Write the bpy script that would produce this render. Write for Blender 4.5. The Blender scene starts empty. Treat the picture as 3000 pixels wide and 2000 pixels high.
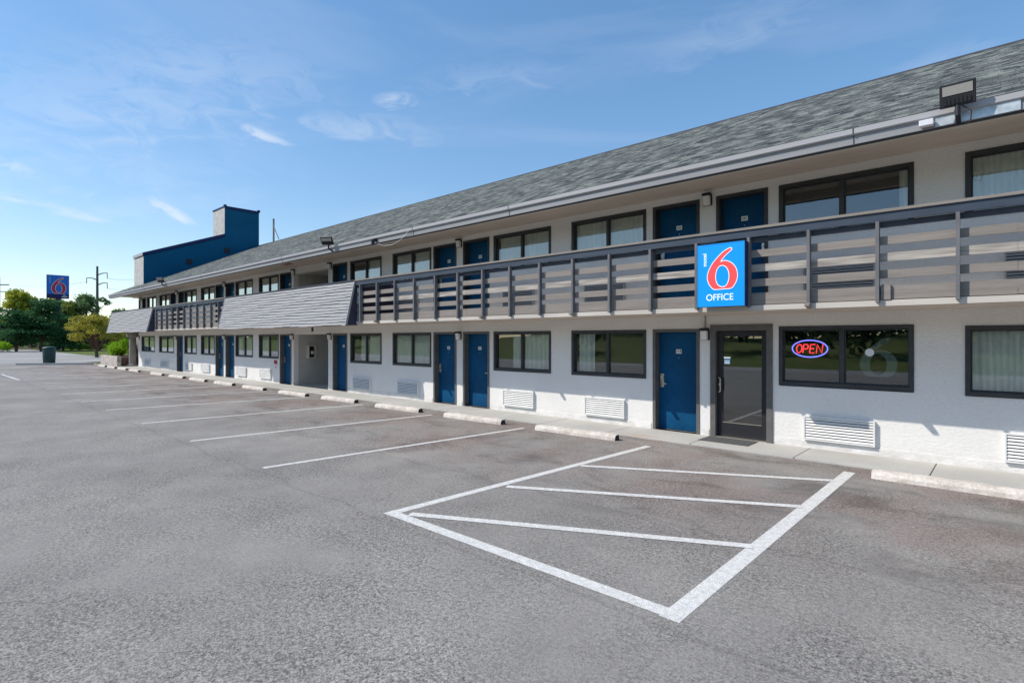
import bpy, math, random
import numpy as np
from mathutils import Vector, Matrix
R = math.radians
random.seed(6); rng = np.random.default_rng(6)
sc = bpy.context.scene
COL = sc.collection
GZ = 0.07            # height of the asphalt
WY = 10.3            # facade plane
RY = 9.0             # balcony railing plane
EY = 8.8             # eave line

# ------------------------------------------------------------------ materials
MATS = {}
def mat(name, color, rough=0.8, spec=0.3, metal=0.0, var=0.0, vscale=3.0, var2=None, fine=0.0, fscale=60.0,
        bump=0.0, bscale=60.0, stretch=(1, 1, 1), emit=None, estr=0.0, detail=4):
    if name in MATS: return MATS[name]
    m = bpy.data.materials.new(name); m.use_nodes = True
    nt = m.node_tree; N = nt.nodes; L = nt.links
    b = N['Principled BSDF']
    b.inputs['Roughness'].default_value = rough
    b.inputs['Metallic'].default_value = metal
    b.inputs['Specular IOR Level'].default_value = spec
    c4 = (*color, 1)
    b.inputs['Base Color'].default_value = c4
    tc = N.new('ShaderNodeTexCoord'); mp = N.new('ShaderNodeMapping'); mp.inputs['Scale'].default_value = stretch
    L.new(tc.outputs['Object'], mp.inputs['Vector'])
    out = None
    if var > 0 or var2 is not None:
        n = N.new('ShaderNodeTexNoise'); n.inputs['Scale'].default_value = vscale; n.inputs['Detail'].default_value = detail
        L.new(mp.outputs['Vector'], n.inputs['Vector'])
        r = N.new('ShaderNodeValToRGB')
        r.color_ramp.elements[0].position = .35; r.color_ramp.elements[1].position = .65
        if var2 is not None:
            r.color_ramp.elements[0].color = (*var2, 1); r.color_ramp.elements[1].color = c4
        else:
            r.color_ramp.elements[0].color = (*[v * (1 - var) for v in color], 1)
            r.color_ramp.elements[1].color = (*[min(1, v * (1 + var)) for v in color], 1)
        L.new(n.outputs['Fac'], r.inputs['Fac']); out = r.outputs['Color']
    if fine > 0:
        n2 = N.new('ShaderNodeTexNoise'); n2.inputs['Scale'].default_value = fscale; n2.inputs['Detail'].default_value = 2
        L.new(mp.outputs['Vector'], n2.inputs['Vector'])
        mr = N.new('ShaderNodeMapRange'); mr.inputs[1].default_value = .3; mr.inputs[2].default_value = .7
        mr.inputs[3].default_value = 1 - fine; mr.inputs[4].default_value = 1 + fine
        L.new(n2.outputs['Fac'], mr.inputs[0])
        mx = N.new('ShaderNodeMix'); mx.data_type = 'RGBA'; mx.blend_type = 'MULTIPLY'; mx.inputs[0].default_value = 1
        if out: L.new(out, mx.inputs[6])
        else: mx.inputs[6].default_value = c4
        L.new(mr.outputs[0], mx.inputs[7]); out = mx.outputs[2]
    if out: L.new(out, b.inputs['Base Color'])
    if bump > 0:
        n3 = N.new('ShaderNodeTexNoise'); n3.inputs['Scale'].default_value = bscale; n3.inputs['Detail'].default_value = 3
        L.new(mp.outputs['Vector'], n3.inputs['Vector'])
        bp = N.new('ShaderNodeBump'); bp.inputs['Strength'].default_value = bump; bp.inputs['Distance'].default_value = .01
        L.new(n3.outputs['Fac'], bp.inputs['Height']); L.new(bp.outputs['Normal'], b.inputs['Normal'])
    if emit is not None:
        b.inputs['Emission Color'].default_value = (*emit, 1); b.inputs['Emission Strength'].default_value = estr
    MATS[name] = m
    return m

def asphalt():
    m = bpy.data.materials.new('asphalt'); m.use_nodes = True; nt = m.node_tree; N = nt.nodes; L = nt.links
    b = N['Principled BSDF']; b.inputs['Roughness'].default_value = .85; b.inputs['Specular IOR Level'].default_value = .25
    tc = N.new('ShaderNodeTexCoord')
    def noise(scale, detail=5, rough=.55, vec=None, dist=0):
        n = N.new('ShaderNodeTexNoise'); n.inputs['Scale'].default_value = scale; n.inputs['Detail'].default_value = detail
        n.inputs['Roughness'].default_value = rough; n.inputs['Distortion'].default_value = dist
        L.new(vec or tc.outputs['Object'], n.inputs['Vector']); return n.outputs['Fac']
    def ramp(f, p0, p1, c0, c1):
        r = N.new('ShaderNodeValToRGB'); r.color_ramp.elements[0].position = p0; r.color_ramp.elements[1].position = p1
        r.color_ramp.elements[0].color = (*c0, 1); r.color_ramp.elements[1].color = (*c1, 1); L.new(f, r.inputs['Fac']); return r.outputs['Color']
    def mix(a, c, fac=1.0, mode='MULTIPLY'):
        x = N.new('ShaderNodeMix'); x.data_type = 'RGBA'; x.blend_type = mode
        if isinstance(fac, float): x.inputs[0].default_value = fac
        else: L.new(fac, x.inputs[0])
        L.new(a, x.inputs[6])
        if isinstance(c, tuple): x.inputs[7].default_value = (*c, 1)
        else: L.new(c, x.inputs[7])
        return x.outputs[2]
    def math_(op, a, c=None, d=None):
        n = N.new('ShaderNodeMath'); n.operation = op
        for i, v in enumerate((a, c, d)):
            if v is None: continue
            if isinstance(v, (int, float)): n.inputs[i].default_value = v
            else: L.new(v, n.inputs[i])
        return n.outputs[0]
    base = ramp(noise(.30, 6, .62), .30, .70, (.262, .246, .229), (.352, .330, .304))
    tone = ramp(noise(1.6, 5, .6), .35, .65, (.93, .93, .93), (1.05, 1.05, 1.04)); base = mix(base, tone, 1.0)
    # patches where the binder has worn off the stone
    patch = noise(.55, 6, .65, dist=.5)
    grain = noise(75, 3, .8)
    g2 = noise(30, 5, .85)
    gr_ = ramp(grain, .34, .60, (.32, .32, .33), (1.30, 1.30, 1.28))
    gr2 = ramp(g2, .36, .58, (.34, .34, .35), (1.24, 1.24, 1.23))
    pm = ramp(patch, .36, .60, (.22, .22, .22), (.95, .95, .95))
    c = mix(base, gr_, pm); c = mix(c, gr2, pm)
    # chips of light stone
    vo = N.new('ShaderNodeTexVoronoi'); vo.inputs['Scale'].default_value = 70; L.new(tc.outputs['Object'], vo.inputs['Vector'])
    chip = ramp(vo.outputs['Distance'], .10, .22, (1.22, 1.22, 1.22), (1, 1, 1)); c = mix(c, chip, .8)
    v2 = N.new('ShaderNodeTexVoronoi'); v2.inputs['Scale'].default_value = 26; v2.inputs['Randomness'].default_value = 1; L.new(tc.outputs['Object'], v2.inputs['Vector'])
    pit = ramp(v2.outputs['Distance'], .12, .26, (.50, .50, .51), (1, 1, 1)); c = mix(c, pit, ramp(noise(1.1, 5, .7), .50, .62, (0, 0, 0), (.8, .8, .8)))
    # reddish weathering near the walk
    sx = N.new('ShaderNodeSeparateXYZ'); L.new(tc.outputs['Object'], sx.inputs[0])
    red_area = math_('MULTIPLY', ramp(noise(.55, 4, .6), .42, .60, (0, 0, 0), (1, 1, 1)), math_('SMOOTH_MIN', 1.0, math_('MAXIMUM', math_('MULTIPLY', math_('SUBTRACT', sx.outputs['Y'], 4.5), .5), 0.0), .2))
    c = mix(c, (.96, .84, .82), red_area)
    # oil stains in the stalls
    mp = N.new('ShaderNodeMapping'); mp.inputs['Scale'].default_value = (1, 1.6, 1); L.new(tc.outputs['Object'], mp.inputs['Vector'])
    st = ramp(noise(.8, 5, .65, vec=mp.outputs['Vector'], dist=.5), .50, .68, (0, 0, 0), (1, 1, 1))
    bay = math_('MULTIPLY', math_('SMOOTH_MIN', 1.0, math_('MAXIMUM', math_('SUBTRACT', sx.outputs['Y'], 4.6), 0.12), .2), st)
    c = mix(c, (.60, .585, .58), bay)
    # paving seams
    wob = math_('MULTIPLY', math_('SUBTRACT', noise(1.3, 4), .5), .35)
    for y0 in (3.3, 5.2):
        dd = math_('ABSOLUTE', math_('SUBTRACT', math_('ADD', sx.outputs['Y'], wob), y0))
        ln = ramp(math_('MULTIPLY', dd, 10), .08, .35, (.74, .74, .74), (1, 1, 1))
        c = mix(c, ln, .55)
    # fine cracks
    wv = N.new('ShaderNodeVectorMath'); wv.operation = 'MULTIPLY_ADD'; nn = N.new('ShaderNodeTexNoise'); nn.inputs['Scale'].default_value = 1.4; nn.inputs['Detail'].default_value = 6
    L.new(tc.outputs['Object'], nn.inputs['Vector']); L.new(nn.outputs['Color'], wv.inputs[0]); wv.inputs[1].default_value = (.9, .9, 0); L.new(tc.outputs['Object'], wv.inputs[2])
    vc = N.new('ShaderNodeTexVoronoi'); vc.feature = 'DISTANCE_TO_EDGE'; vc.inputs['Scale'].default_value = .42; L.new(wv.outputs[0], vc.inputs['Vector'])
    crack = math_('MULTIPLY', math_('LESS_THAN', vc.outputs['Distance'], .0045), ramp(noise(.5, 3, .5), .50, .60, (0, 0, 0), (.7, .7, .7)))
    c = mix(c, (.72, .71, .71), crack)
    L.new(c, b.inputs['Base Color'])
    bp = N.new('ShaderNodeBump'); bp.inputs['Strength'].default_value = .7; bp.inputs['Distance'].default_value = .008
    L.new(math_('ADD', grain, math_('MULTIPLY', g2, .8)), bp.inputs['Height']); L.new(bp.outputs['Normal'], b.inputs['Normal'])
    return m

def shingle():
    m = bpy.data.materials.new('roof_shingle'); m.use_nodes = True; nt = m.node_tree; N = nt.nodes; L = nt.links
    b = N['Principled BSDF']; b.inputs['Roughness'].default_value = .9; b.inputs['Specular IOR Level'].default_value = .15
    uv = N.new('ShaderNodeUVMap')
    def mth(op, a, c=None, d=None):
        q = N.new('ShaderNodeMath'); q.operation = op
        for i, v in enumerate((a, c, d)):
            if v is None: continue
            if isinstance(v, (int, float)): q.inputs[i].default_value = v
            else: L.new(v, q.inputs[i])
        return q.outputs[0]
    def wn(x, y):
        cb = N.new('ShaderNodeCombineXYZ'); L.new(x, cb.inputs[0]); L.new(y, cb.inputs[1])
        q = N.new('ShaderNodeTexWhiteNoise'); q.noise_dimensions = '2D'; L.new(cb.outputs[0], q.inputs['Vector']); return q.outputs['Value']
    sp = N.new('ShaderNodeSeparateXYZ'); L.new(uv.outputs[0], sp.inputs[0])
    vr = mth('DIVIDE', sp.outputs['Y'], .142); row = mth('FLOOR', vr); fr_ = mth('FRACT', vr)
    u2 = mth('ADD', mth('DIVIDE', sp.outputs['X'], .19), mth('MULTIPLY', wn(row, row), 13.0)); tab = mth('FLOOR', u2)
    tone = wn(tab, row)
    cr = N.new('ShaderNodeValToRGB'); L.new(tone, cr.inputs[0]); e_ = cr.color_ramp.elements
    e_[0].position = .0; e_[0].color = (.050, .058, .060, 1); e_[1].position = 1; e_[1].color = (.275, .29, .265, 1)
    e2 = cr.color_ramp.elements.new(.45); e2.color = (.15, .158, .148, 1)
    lip_shade = mth('LESS_THAN', fr_, mth('ADD', .10, mth('MULTIPLY', tone, .16)))  # shadow line at the foot of each course, painted into the colour
    side = mth('LESS_THAN', mth('FRACT', u2), .06)
    edge = mth('MAXIMUM', lip_shade, mth('MULTIPLY', side, .6))
    class _O: pass
    dk = N.new('ShaderNodeMix'); dk.data_type = 'RGBA'; L.new(mth('MULTIPLY', edge, .85), dk.inputs[0]); L.new(cr.outputs[0], dk.inputs[6]); dk.inputs[7].default_value = (.020, .026, .030, 1)
    n = N.new('ShaderNodeTexNoise'); n.inputs['Scale'].default_value = 1.0; n.inputs['Detail'].default_value = 5
    mp = N.new('ShaderNodeMapping'); mp.inputs['Scale'].default_value = (2.2, 1.0, 1); mp.inputs['Rotation'].default_value = (0, 0, .35)
    L.new(uv.outputs[0], mp.inputs[0]); L.new(mp.outputs[0], n.inputs['Vector'])
    r = N.new('ShaderNodeValToRGB'); r.color_ramp.elements[0].position = .36; r.color_ramp.elements[1].position = .60
    r.color_ramp.elements[0].color = (.50, .52, .54, 1); r.color_ramp.elements[1].color = (1.12, 1.13, 1.08, 1); L.new(n.outputs['Fac'], r.inputs[0])
    mx = N.new('ShaderNodeMix'); mx.data_type = 'RGBA'; mx.blend_type = 'MULTIPLY'; mx.inputs[0].default_value = 1
    L.new(dk.outputs[2], mx.inputs[6]); L.new(r.outputs[0], mx.inputs[7])
    n2 = N.new('ShaderNodeTexNoise'); n2.inputs['Scale'].default_value = 45; L.new(uv.outputs[0], n2.inputs['Vector'])
    mr = N.new('ShaderNodeMapRange'); mr.inputs[3].default_value = .6; mr.inputs[4].default_value = 1.4; L.new(n2.outputs['Fac'], mr.inputs[0])
    m2 = N.new('ShaderNodeMix'); m2.data_type = 'RGBA'; m2.blend_type = 'MULTIPLY'; m2.inputs[0].default_value = .8
    L.new(mx.outputs[2], m2.inputs[6]); L.new(mr.outputs[0], m2.inputs[7])
    L.new(m2.outputs[2], b.inputs['Base Color'])
    bp = N.new('ShaderNodeBump'); bp.inputs['Strength'].default_value = .6; bp.inputs['Distance'].default_value = .02; bp.invert = True
    L.new(edge, bp.inputs['Height']); L.new(bp.outputs['Normal'], b.inputs['Normal'])
    return m

def glass(name, tint=(.95, .985, .97), ior=1.62, boost=2.7):
    m = bpy.data.materials.new(name); m.use_nodes = True; nt = m.node_tree; N = nt.nodes; L = nt.links
    N.remove(N['Principled BSDF'])
    t = N.new('ShaderNodeBsdfTransparent'); t.inputs[0].default_value = (*tint, 1)
    g = N.new('ShaderNodeBsdfGlossy'); g.inputs['Roughness'].default_value = 0.0; g.inputs['Color'].default_value = (.93, .97, 1, 1)
    f = N.new('ShaderNodeFresnel'); f.inputs[0].default_value = ior
    k = N.new('ShaderNodeMath'); k.operation = 'MULTIPLY'; k.inputs[1].default_value = boost; k.use_clamp = True
    x = N.new('ShaderNodeMixShader'); L.new(f.outputs[0], k.inputs[0]); L.new(k.outputs[0], x.inputs[0])
    L.new(t.outputs[0], x.inputs[1]); L.new(g.outputs[0], x.inputs[2]); L.new(x.outputs[0], N['Material Output'].inputs[0])
    return m

def stone():
    return mat('stone_render', (.47, .46, .44), .9, var=.12, vscale=3, fine=.25, fscale=30, bump=.5, bscale=25)

M = dict(
    asphalt=asphalt(), shingle=shingle(), glass=glass('window_glass'), dark_glass=glass('door_glass', (.55, .6, .62), 1.6, 3.3),
    wall=mat('painted_stucco', (.765, .75, .728), .85, .2, var=.03, vscale=.8, fine=.05, fscale=22, bump=.6, bscale=16, stretch=(1, 1, 1.8)),
    soffit=mat('soffit_paint', (.62, .54, .46), .9, .15, var=.05, vscale=1.2, stretch=(1, 4, 1)),
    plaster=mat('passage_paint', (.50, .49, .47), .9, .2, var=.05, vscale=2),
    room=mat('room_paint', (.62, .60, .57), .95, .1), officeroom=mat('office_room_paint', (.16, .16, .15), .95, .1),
    dark=mat('dark_bronze_paint', (.040, .043, .048), .5, .4, var=.15, vscale=5),
    frame=mat('door_frame_paint', (.125, .120, .115), .55, .35, var=.1, vscale=6),
    blue=mat('door_blue_paint', (.002, .066, .165), .6, .15, var=.16, vscale=1.6, fine=.10, fscale=14),
    finblue=mat('tower_blue_paint', (.006, .105, .205), .85, .2, var=.08, vscale=.7),
    navy=mat('navy_trim', (.010, .025, .11), .6, .3),
    stone=stone(),
    metal=mat('brushed_metal', (.62, .58, .50), .35, .5, metal=.9),
    galv=mat('galvanised_sheet', (.48, .52, .54), .45, .5, metal=.45, var=.25, vscale=9),
    white=mat('white_enamel', (.78, .78, .77), .5, .4),
    plate=mat('number_plate', (.80, .80, .78), .5, .4),
    ink=mat('printed_black', (.03, .03, .035), .6, .3),
    curtain=mat('curtain_fabric', (.88, .87, .80), .95, .05, var=.06, vscale=6, stretch=(6, 1, .5)),
    grille=mat('grille_enamel', (.74, .74, .73), .55, .3, var=.04, vscale=5),
    grilleback=mat('grille_dark_coil', (.10, .10, .10), .8, .2),
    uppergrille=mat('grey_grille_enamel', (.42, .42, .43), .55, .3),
    rail=mat('rail_grey_paint', (.045, .062, .090), .6, .3, var=.15, vscale=4, stretch=(.5, 3, 3)),
    post=mat('post_grey_paint', (.155, .155, .165), .6, .3, var=.12, vscale=4),
    header=mat('header_dark_paint', (.050, .055, .070), .6, .3, var=.15, vscale=4),
    board=mat('taupe_board_paint', (.255, .228, .205), .75, .2, var=.10, vscale=1.6, stretch=(.35, 3, 9), fine=.10, fscale=14, bump=.3, bscale=10),
    chipped=mat('chipped_board_paint', (.255, .228, .205), .8, .2, var2=(.50, .46, .41), vscale=5, stretch=(.35, 3, 5), fine=.12, fscale=20, bump=.4, bscale=12, detail=7),
    slab=mat('slab_edge_paint', (.56, .52, .47), .85, .2, var=.08, vscale=2, stretch=(.3, 1, 4)),
    siding=mat('mansard_shingle_paint', (.345, .345, .355), .8, .2, var=.07, vscale=2.5, stretch=(.6, 1, 6)),
    sideend=mat('mansard_end_shade', (.055, .055, .085), .7, .2),  # dark tone holds the shade of the ends turned from the sun
    fascia=mat('fascia_paint', (.285, .29, .305), .7, .25, var=.08, vscale=1.5, stretch=(.25, 1, 6)),
    gutter=mat('gutter_paint', (.37, .37, .385), .6, .3, var=.06, vscale=1.5, stretch=(.25, 1, 6)),
    drip=mat('drip_edge', (.06, .06, .075), .6, .3),
    frieze=mat('frieze_paint', (.62, .58, .51), .8, .2, var=.05, vscale=2),
    walk=mat('sidewalk_concrete', (.47, .46, .43), .9, .15, var=.07, vscale=.9, fine=.06, fscale=55, bump=.15, bscale=80),
    stop=mat('wheel_stop_concrete', (.70, .645, .58), .9, .15, var2=(.56, .50, .44), vscale=6, fine=.14, fscale=35, bump=.6, bscale=25),
    rubber=mat('dark_shaded_end', (.05, .05, .052), .8, .2),  # black rubber look plus the shade of the stop's end, in the colour
    line=mat('white_road_paint', (.72, .705, .67), .8, .2, var2=(.57, .56, .53), vscale=22, fine=.36, fscale=110, bump=.3, bscale=90, detail=7),
    oldline=mat('worn_road_paint', (.76, .76, .75), .85, .2, var2=(.42, .42, .42), vscale=8, fine=.25, fscale=90, detail=7),
    conc=mat('pale_concrete_paving', (.34, .33, .315), .9, .15, var=.15, vscale=.12, fine=.1, fscale=4),
    grass=mat('grass_ground', (.085, .13, .025), .95, .1, var2=(.15, .16, .05), vscale=.25, fine=.3, fscale=3),
    earth=mat('earth_ground', (.12, .12, .06), .95, .1, var2=(.08, .10, .03), vscale=.15),
    black=mat('black_cast_metal', (.018, .018, .022), .5, .4),
    lens=mat('floodlight_lens', (.36, .34, .32), .25, .5),
    plastic=mat('white_plastic', (.72, .72, .76), .45, .4),
    can=mat('green_plastic', (.018, .060, .055), .55, .4, var=.12, vscale=3),
    mat_=mat('rubber_mat', (.10, .105, .105), .95, .1, fine=.25, fscale=120),
    red=mat('red_paint', (.42, .03, .03), .6, .3),
    rust=mat('rusty_patch', (.30, .10, .07), .9, .1, var=.3, vscale=12),
    bark=mat('tree_bark', (.13, .085, .065), .95, .1, var=.3, vscale=4, stretch=(3, 3, .5)),
    pole=mat('weathered_pole_wood', (.12, .13, .135), .9, .1),
    wire=mat('black_wire', (.04, .04, .05), .7, .2),
    signblue=mat('backlit_sign_blue', (.0, .22, .75), .35, .4, emit=(.0, .30, 1.0), estr=.33),
    signred=mat('backlit_sign_red', (.80, .07, .07), .35, .4, emit=(1, .07, .08), estr=.28),
    signwhite=mat('backlit_sign_white', (.85, .88, .9), .4, .4, emit=(.8, .95, 1), estr=.25),
    pylonblue=mat('pylon_sign_blue', (.0, .14, .60), .4, .4), pylonred=mat('pylon_sign_red', (.55, .01, .05), .4, .4),
    pylonwhite=mat('pylon_sign_white', (.75, .72, .80), .5, .3), pylonnavy=mat('pylon_sign_navy', (.01, .012, .09), .5, .3),
    neonblue=mat('neon_tube_blue', (.2, .2, .9), .3, emit=(.16, .17, 1.0), estr=1.8),
    neonred=mat('neon_tube_red', (.9, .05, .05), .3, emit=(1.0, .03, .05), estr=2.0),
    decal=mat('frosted_window_film', (.20, .24, .22), .7, .2),
    sticker=mat('round_window_sticker', (.70, .73, .78), .6, .3),
    stickblue=mat('light_blue_sticker', (.25, .50, .70), .6, .3),
    counter=mat('office_counter', (.22, .24, .22), .5, .3),
    planter=mat('planter_stone', (.60, .56, .52), .9, .2, var2=(.36, .30, .27), vscale=3.5, fine=.2, fscale=14, bump=.6, bscale=8, detail=6),
    column=mat('column_paint', (.27, .245, .23), .8, .2, var=.12, vscale=4),
)

def weather_wall(m):
    nt = m.node_tree; N = nt.nodes; L = nt.links; b = N['Principled BSDF']; src = b.inputs['Base Color'].links[0].from_socket
    tc = N.new('ShaderNodeTexCoord'); sp = N.new('ShaderNodeSeparateXYZ'); L.new(tc.outputs['Object'], sp.inputs[0])
    def nz(scale, st):
        mp = N.new('ShaderNodeMapping'); mp.inputs['Scale'].default_value = st; L.new(tc.outputs['Object'], mp.inputs[0])
        n = N.new('ShaderNodeTexNoise'); n.inputs['Scale'].default_value = scale; n.inputs['Detail'].default_value = 6; L.new(mp.outputs[0], n.inputs['Vector']); return n.outputs['Fac']
    def mr(v, a0, a1, b0, b1):
        q = N.new('ShaderNodeMapRange'); q.inputs[1].default_value = a0; q.inputs[2].default_value = a1; q.inputs[3].default_value = b0; q.inputs[4].default_value = b1; L.new(v, q.inputs[0]); return q.outputs[0]
    def mul(a, c):
        q = N.new('ShaderNodeMath'); q.operation = 'MULTIPLY'; L.new(a, q.inputs[0]); L.new(c, q.inputs[1]); return q.outputs[0]
    splash = mul(mr(sp.outputs['Z'], .02, .22, .55, 0), mr(nz(3.5, (1, 1, 2)), .38, .66, 0, 1))       # mud thrown up at the foot of the wall
    drip = mul(mr(nz(2.2, (3.2, 1, .22)), .60, .74, 0, .16), mr(nz(.7, (1, 1, 1)), .45, .6, 0, 1))
    ad = N.new('ShaderNodeMath'); ad.operation = 'MAXIMUM'; L.new(splash, ad.inputs[0]); L.new(drip, ad.inputs[1])
    x = N.new('ShaderNodeMix'); x.data_type = 'RGBA'; L.new(ad.outputs[0], x.inputs[0]); L.new(src, x.inputs[6]); x.inputs[7].default_value = (.44, .41, .37, 1)
    L.new(x.outputs[2], b.inputs['Base Color'])
weather_wall(M['wall'])

# ------------------------------------------------------------------ mesh builder
class MB:
    def __init__(s): s.v = []; s.f = []; s.uv = None
    def quad(s, a, b, c, d):
        i = len(s.v); s.v += [tuple(a), tuple(b), tuple(c), tuple(d)]; s.f.append((i, i+1, i+2, i+3)); return s
    def box(s, x0, x1, y0, y1, z0, z1):
        if x0 > x1: x0, x1 = x1, x0
        if y0 > y1: y0, y1 = y1, y0
        if z0 > z1: z0, z1 = z1, z0
        i = len(s.v)
        s.v += [(x0,y0,z0),(x1,y0,z0),(x1,y1,z0),(x0,y1,z0),(x0,y0,z1),(x1,y0,z1),(x1,y1,z1),(x0,y1,z1)]
        s.f += [(i,i+3,i+2,i+1),(i+4,i+5,i+6,i+7),(i,i+1,i+5,i+4),(i+1,i+2,i+6,i+5),(i+2,i+3,i+7,i+6),(i+3,i,i+4,i+7)]
        return s
    def prism(s, pts, x0, x1, axis='x'):
        """closed profile in the plane across the axis, extruded along it"""
        n = len(pts); i = len(s.v)
        for X in (x0, x1):
            for a, b in pts: s.v.append((X, a, b) if axis == 'x' else (a, X, b) if axis == 'y' else (a, b, X))
        s.f.append(tuple(range(i, i+n))); s.f.append(tuple(range(i+2*n-1, i+n-1, -1)))
        for k in range(n):
            j = (k+1) % n; s.f.append((i+k, i+n+k, i+n+j, i+j))
        return s
    def tube(s, pts, r, seg=8, cap=True):
        pts = [Vector(p) for p in pts]; rs = r if isinstance(r, (list, tuple)) else [r]*len(pts)
        i0 = len(s.v); up = Vector((0, 0, 1)); prev = None
        for k, p in enumerate(pts):
            d = (pts[min(k+1, len(pts)-1)] - pts[max(k-1, 0)]).normalized()
            a = prev if prev is not None else (up if abs(d.z) < .9 else Vector((1, 0, 0)))
            u = (a - d*a.dot(d)).normalized(); w = d.cross(u); prev = u
            for q in range(seg):
                t = 2*math.pi*q/seg; s.v.append(tuple(p + (u*math.cos(t) + w*math.sin(t))*rs[k]))
        for k in range(len(pts)-1):
            for q in range(seg):
                a = i0+k*seg+q; b = i0+k*seg+(q+1) % seg; s.f.append((a, b, b+seg, a+seg))
        if cap:
            s.f.append(tuple(range(i0+seg-1, i0-1, -1))); e = i0+(len(pts)-1)*seg; s.f.append(tuple(range(e, e+seg)))
        return s
    def lathe(s, prof, c=(0, 0, 0), seg=24):
        i0 = len(s.v); n = len(prof)
        for r, z in prof:
            for q in range(seg):
                t = 2*math.pi*q/seg; s.v.append((c[0]+r*math.cos(t), c[1]+r*math.sin(t), c[2]+z))
        for k in range(n-1):
            for q in range(seg):
                a = i0+k*seg+q; b = i0+k*seg+(q+1) % seg; s.f.append((a, b, b+seg, a+seg))
        s.f.append(tuple(range(i0+seg-1, i0-1, -1))); e = i0+(n-1)*seg; s.f.append(tuple(range(e, e+seg)))
        return s
    def xf(s, mtx, start=0):
        for k in range(start, len(s.v)): s.v[k] = tuple(mtx @ Vector(s.v[k]))
        return s
    def build(s, name, material, parent=None, smooth=False, bevel=0, origin=None):
        me = bpy.data.meshes.new(name)
        v = s.v
        org = Vector(origin) if origin is not None else None
        if org is not None: v = [(a-org.x, b-org.y, c-org.z) for a, b, c in v]
        elif parent is not None and parent.get('_w') is not None:
            w = parent['_w']; v = [(a-w[0], b-w[1], c-w[2]) for a, b, c in v]
        me.from_pydata(v, [], s.f)
        if s.uv is not None:
            ul = me.uv_layers.new(name='UVMap'); fl = [c for uvp in s.uv for c in uvp]; ul.data.foreach_set('uv', fl)
        me.materials.append(material)
        if smooth: me.polygons.foreach_set('use_smooth', [True]*len(me.polygons))
        me.update()
        o = bpy.data.objects.new(name, me); COL.objects.link(o)
        if parent is not None:
            o.parent = parent; o['_w'] = list(parent['_w']) if parent.get('_w') is not None else [0, 0, 0]
        else:
            if org is not None: o.location = org
            o['_w'] = list(org) if org is not None else [0, 0, 0]
        if bevel:
            md = o.modifiers.new('bevel', 'BEVEL'); md.width = bevel; md.segments = 2; md.limit_method = 'ANGLE'
        return o

def tag(o, label, cat, group=None):
    o['label'] = label; o['category'] = cat
    if group: o['group'] = group
    return o
def thing(name, loc, label, cat, group=None):
    o = bpy.data.objects.new(name, None); COL.objects.link(o); o.location = loc; o.empty_display_size = .3
    o['_w'] = list(loc); tag(o, label, cat, group); return o
def structure(o): o['kind'] = 'structure'; return o
def wallbox(n, m, p, *b, bevel=0): return MB().box(*b).build(n, m, p, bevel=bevel)

def curve_mesh(name, splines, material, parent, mtx, extrude=0.0, bevel=0.0, fill=True, offset=0.0):
    cu = bpy.data.curves.new(name, 'CURVE'); cu.dimensions = '2D' if fill else '3D'
    if fill: cu.fill_mode = 'BOTH'
    cu.extrude = extrude; cu.bevel_depth = bevel; cu.offset = offset
    for pts in splines:
        sp = cu.splines.new('POLY'); sp.points.add(len(pts)-1); sp.use_cyclic_u = True
        for k, p in enumerate(pts): sp.points[k].co = (p[0], p[1], 0, 1)
    return _conv(cu, name, material, parent, mtx)
def text_mesh(name, body, size, material, parent, mtx, extrude=.004, spacing=1.0, offset=0.0, align='CENTER'):
    cu = bpy.data.curves.new(name, 'FONT'); cu.body = body; cu.size = size; cu.extrude = extrude; cu.space_character = spacing
    cu.align_x = align; cu.align_y = 'CENTER'; cu.offset = offset
    return _conv(cu, name, material, parent, mtx)
def _conv(cu, name, material, parent, mtx):
    tmp = bpy.data.objects.new('tmp', cu); COL.objects.link(tmp)
    dg = bpy.context.evaluated_depsgraph_get(); dg.update()
    me = bpy.data.meshes.new_from_object(tmp.evaluated_get(dg)); bpy.data.objects.remove(tmp); bpy.data.curves.remove(cu)
    me.name = name; me.transform(mtx)
    if parent is not None and parent.get('_w') is not None: me.transform(Matrix.Translation([-c for c in parent['_w']]))
    me.materials.clear(); me.materials.append(material)
    o = bpy.data.objects.new(name, me); COL.objects.link(o)
    if parent is not None: o.parent = parent; o['_w'] = list(parent['_w'])
    return o
# planes: a drawing (x right, y up) put on a wall facing -Y or a sign facing +X
def on_front(x, y, z): return Matrix.Translation((x, y, z)) @ Matrix.Rotation(R(90), 4, 'X')
def on_plusx(x, y, z): return Matrix.Translation((x, y, z)) @ Matrix.Rotation(R(90), 4, 'Z') @ Matrix.Rotation(R(90), 4, 'X')

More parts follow.
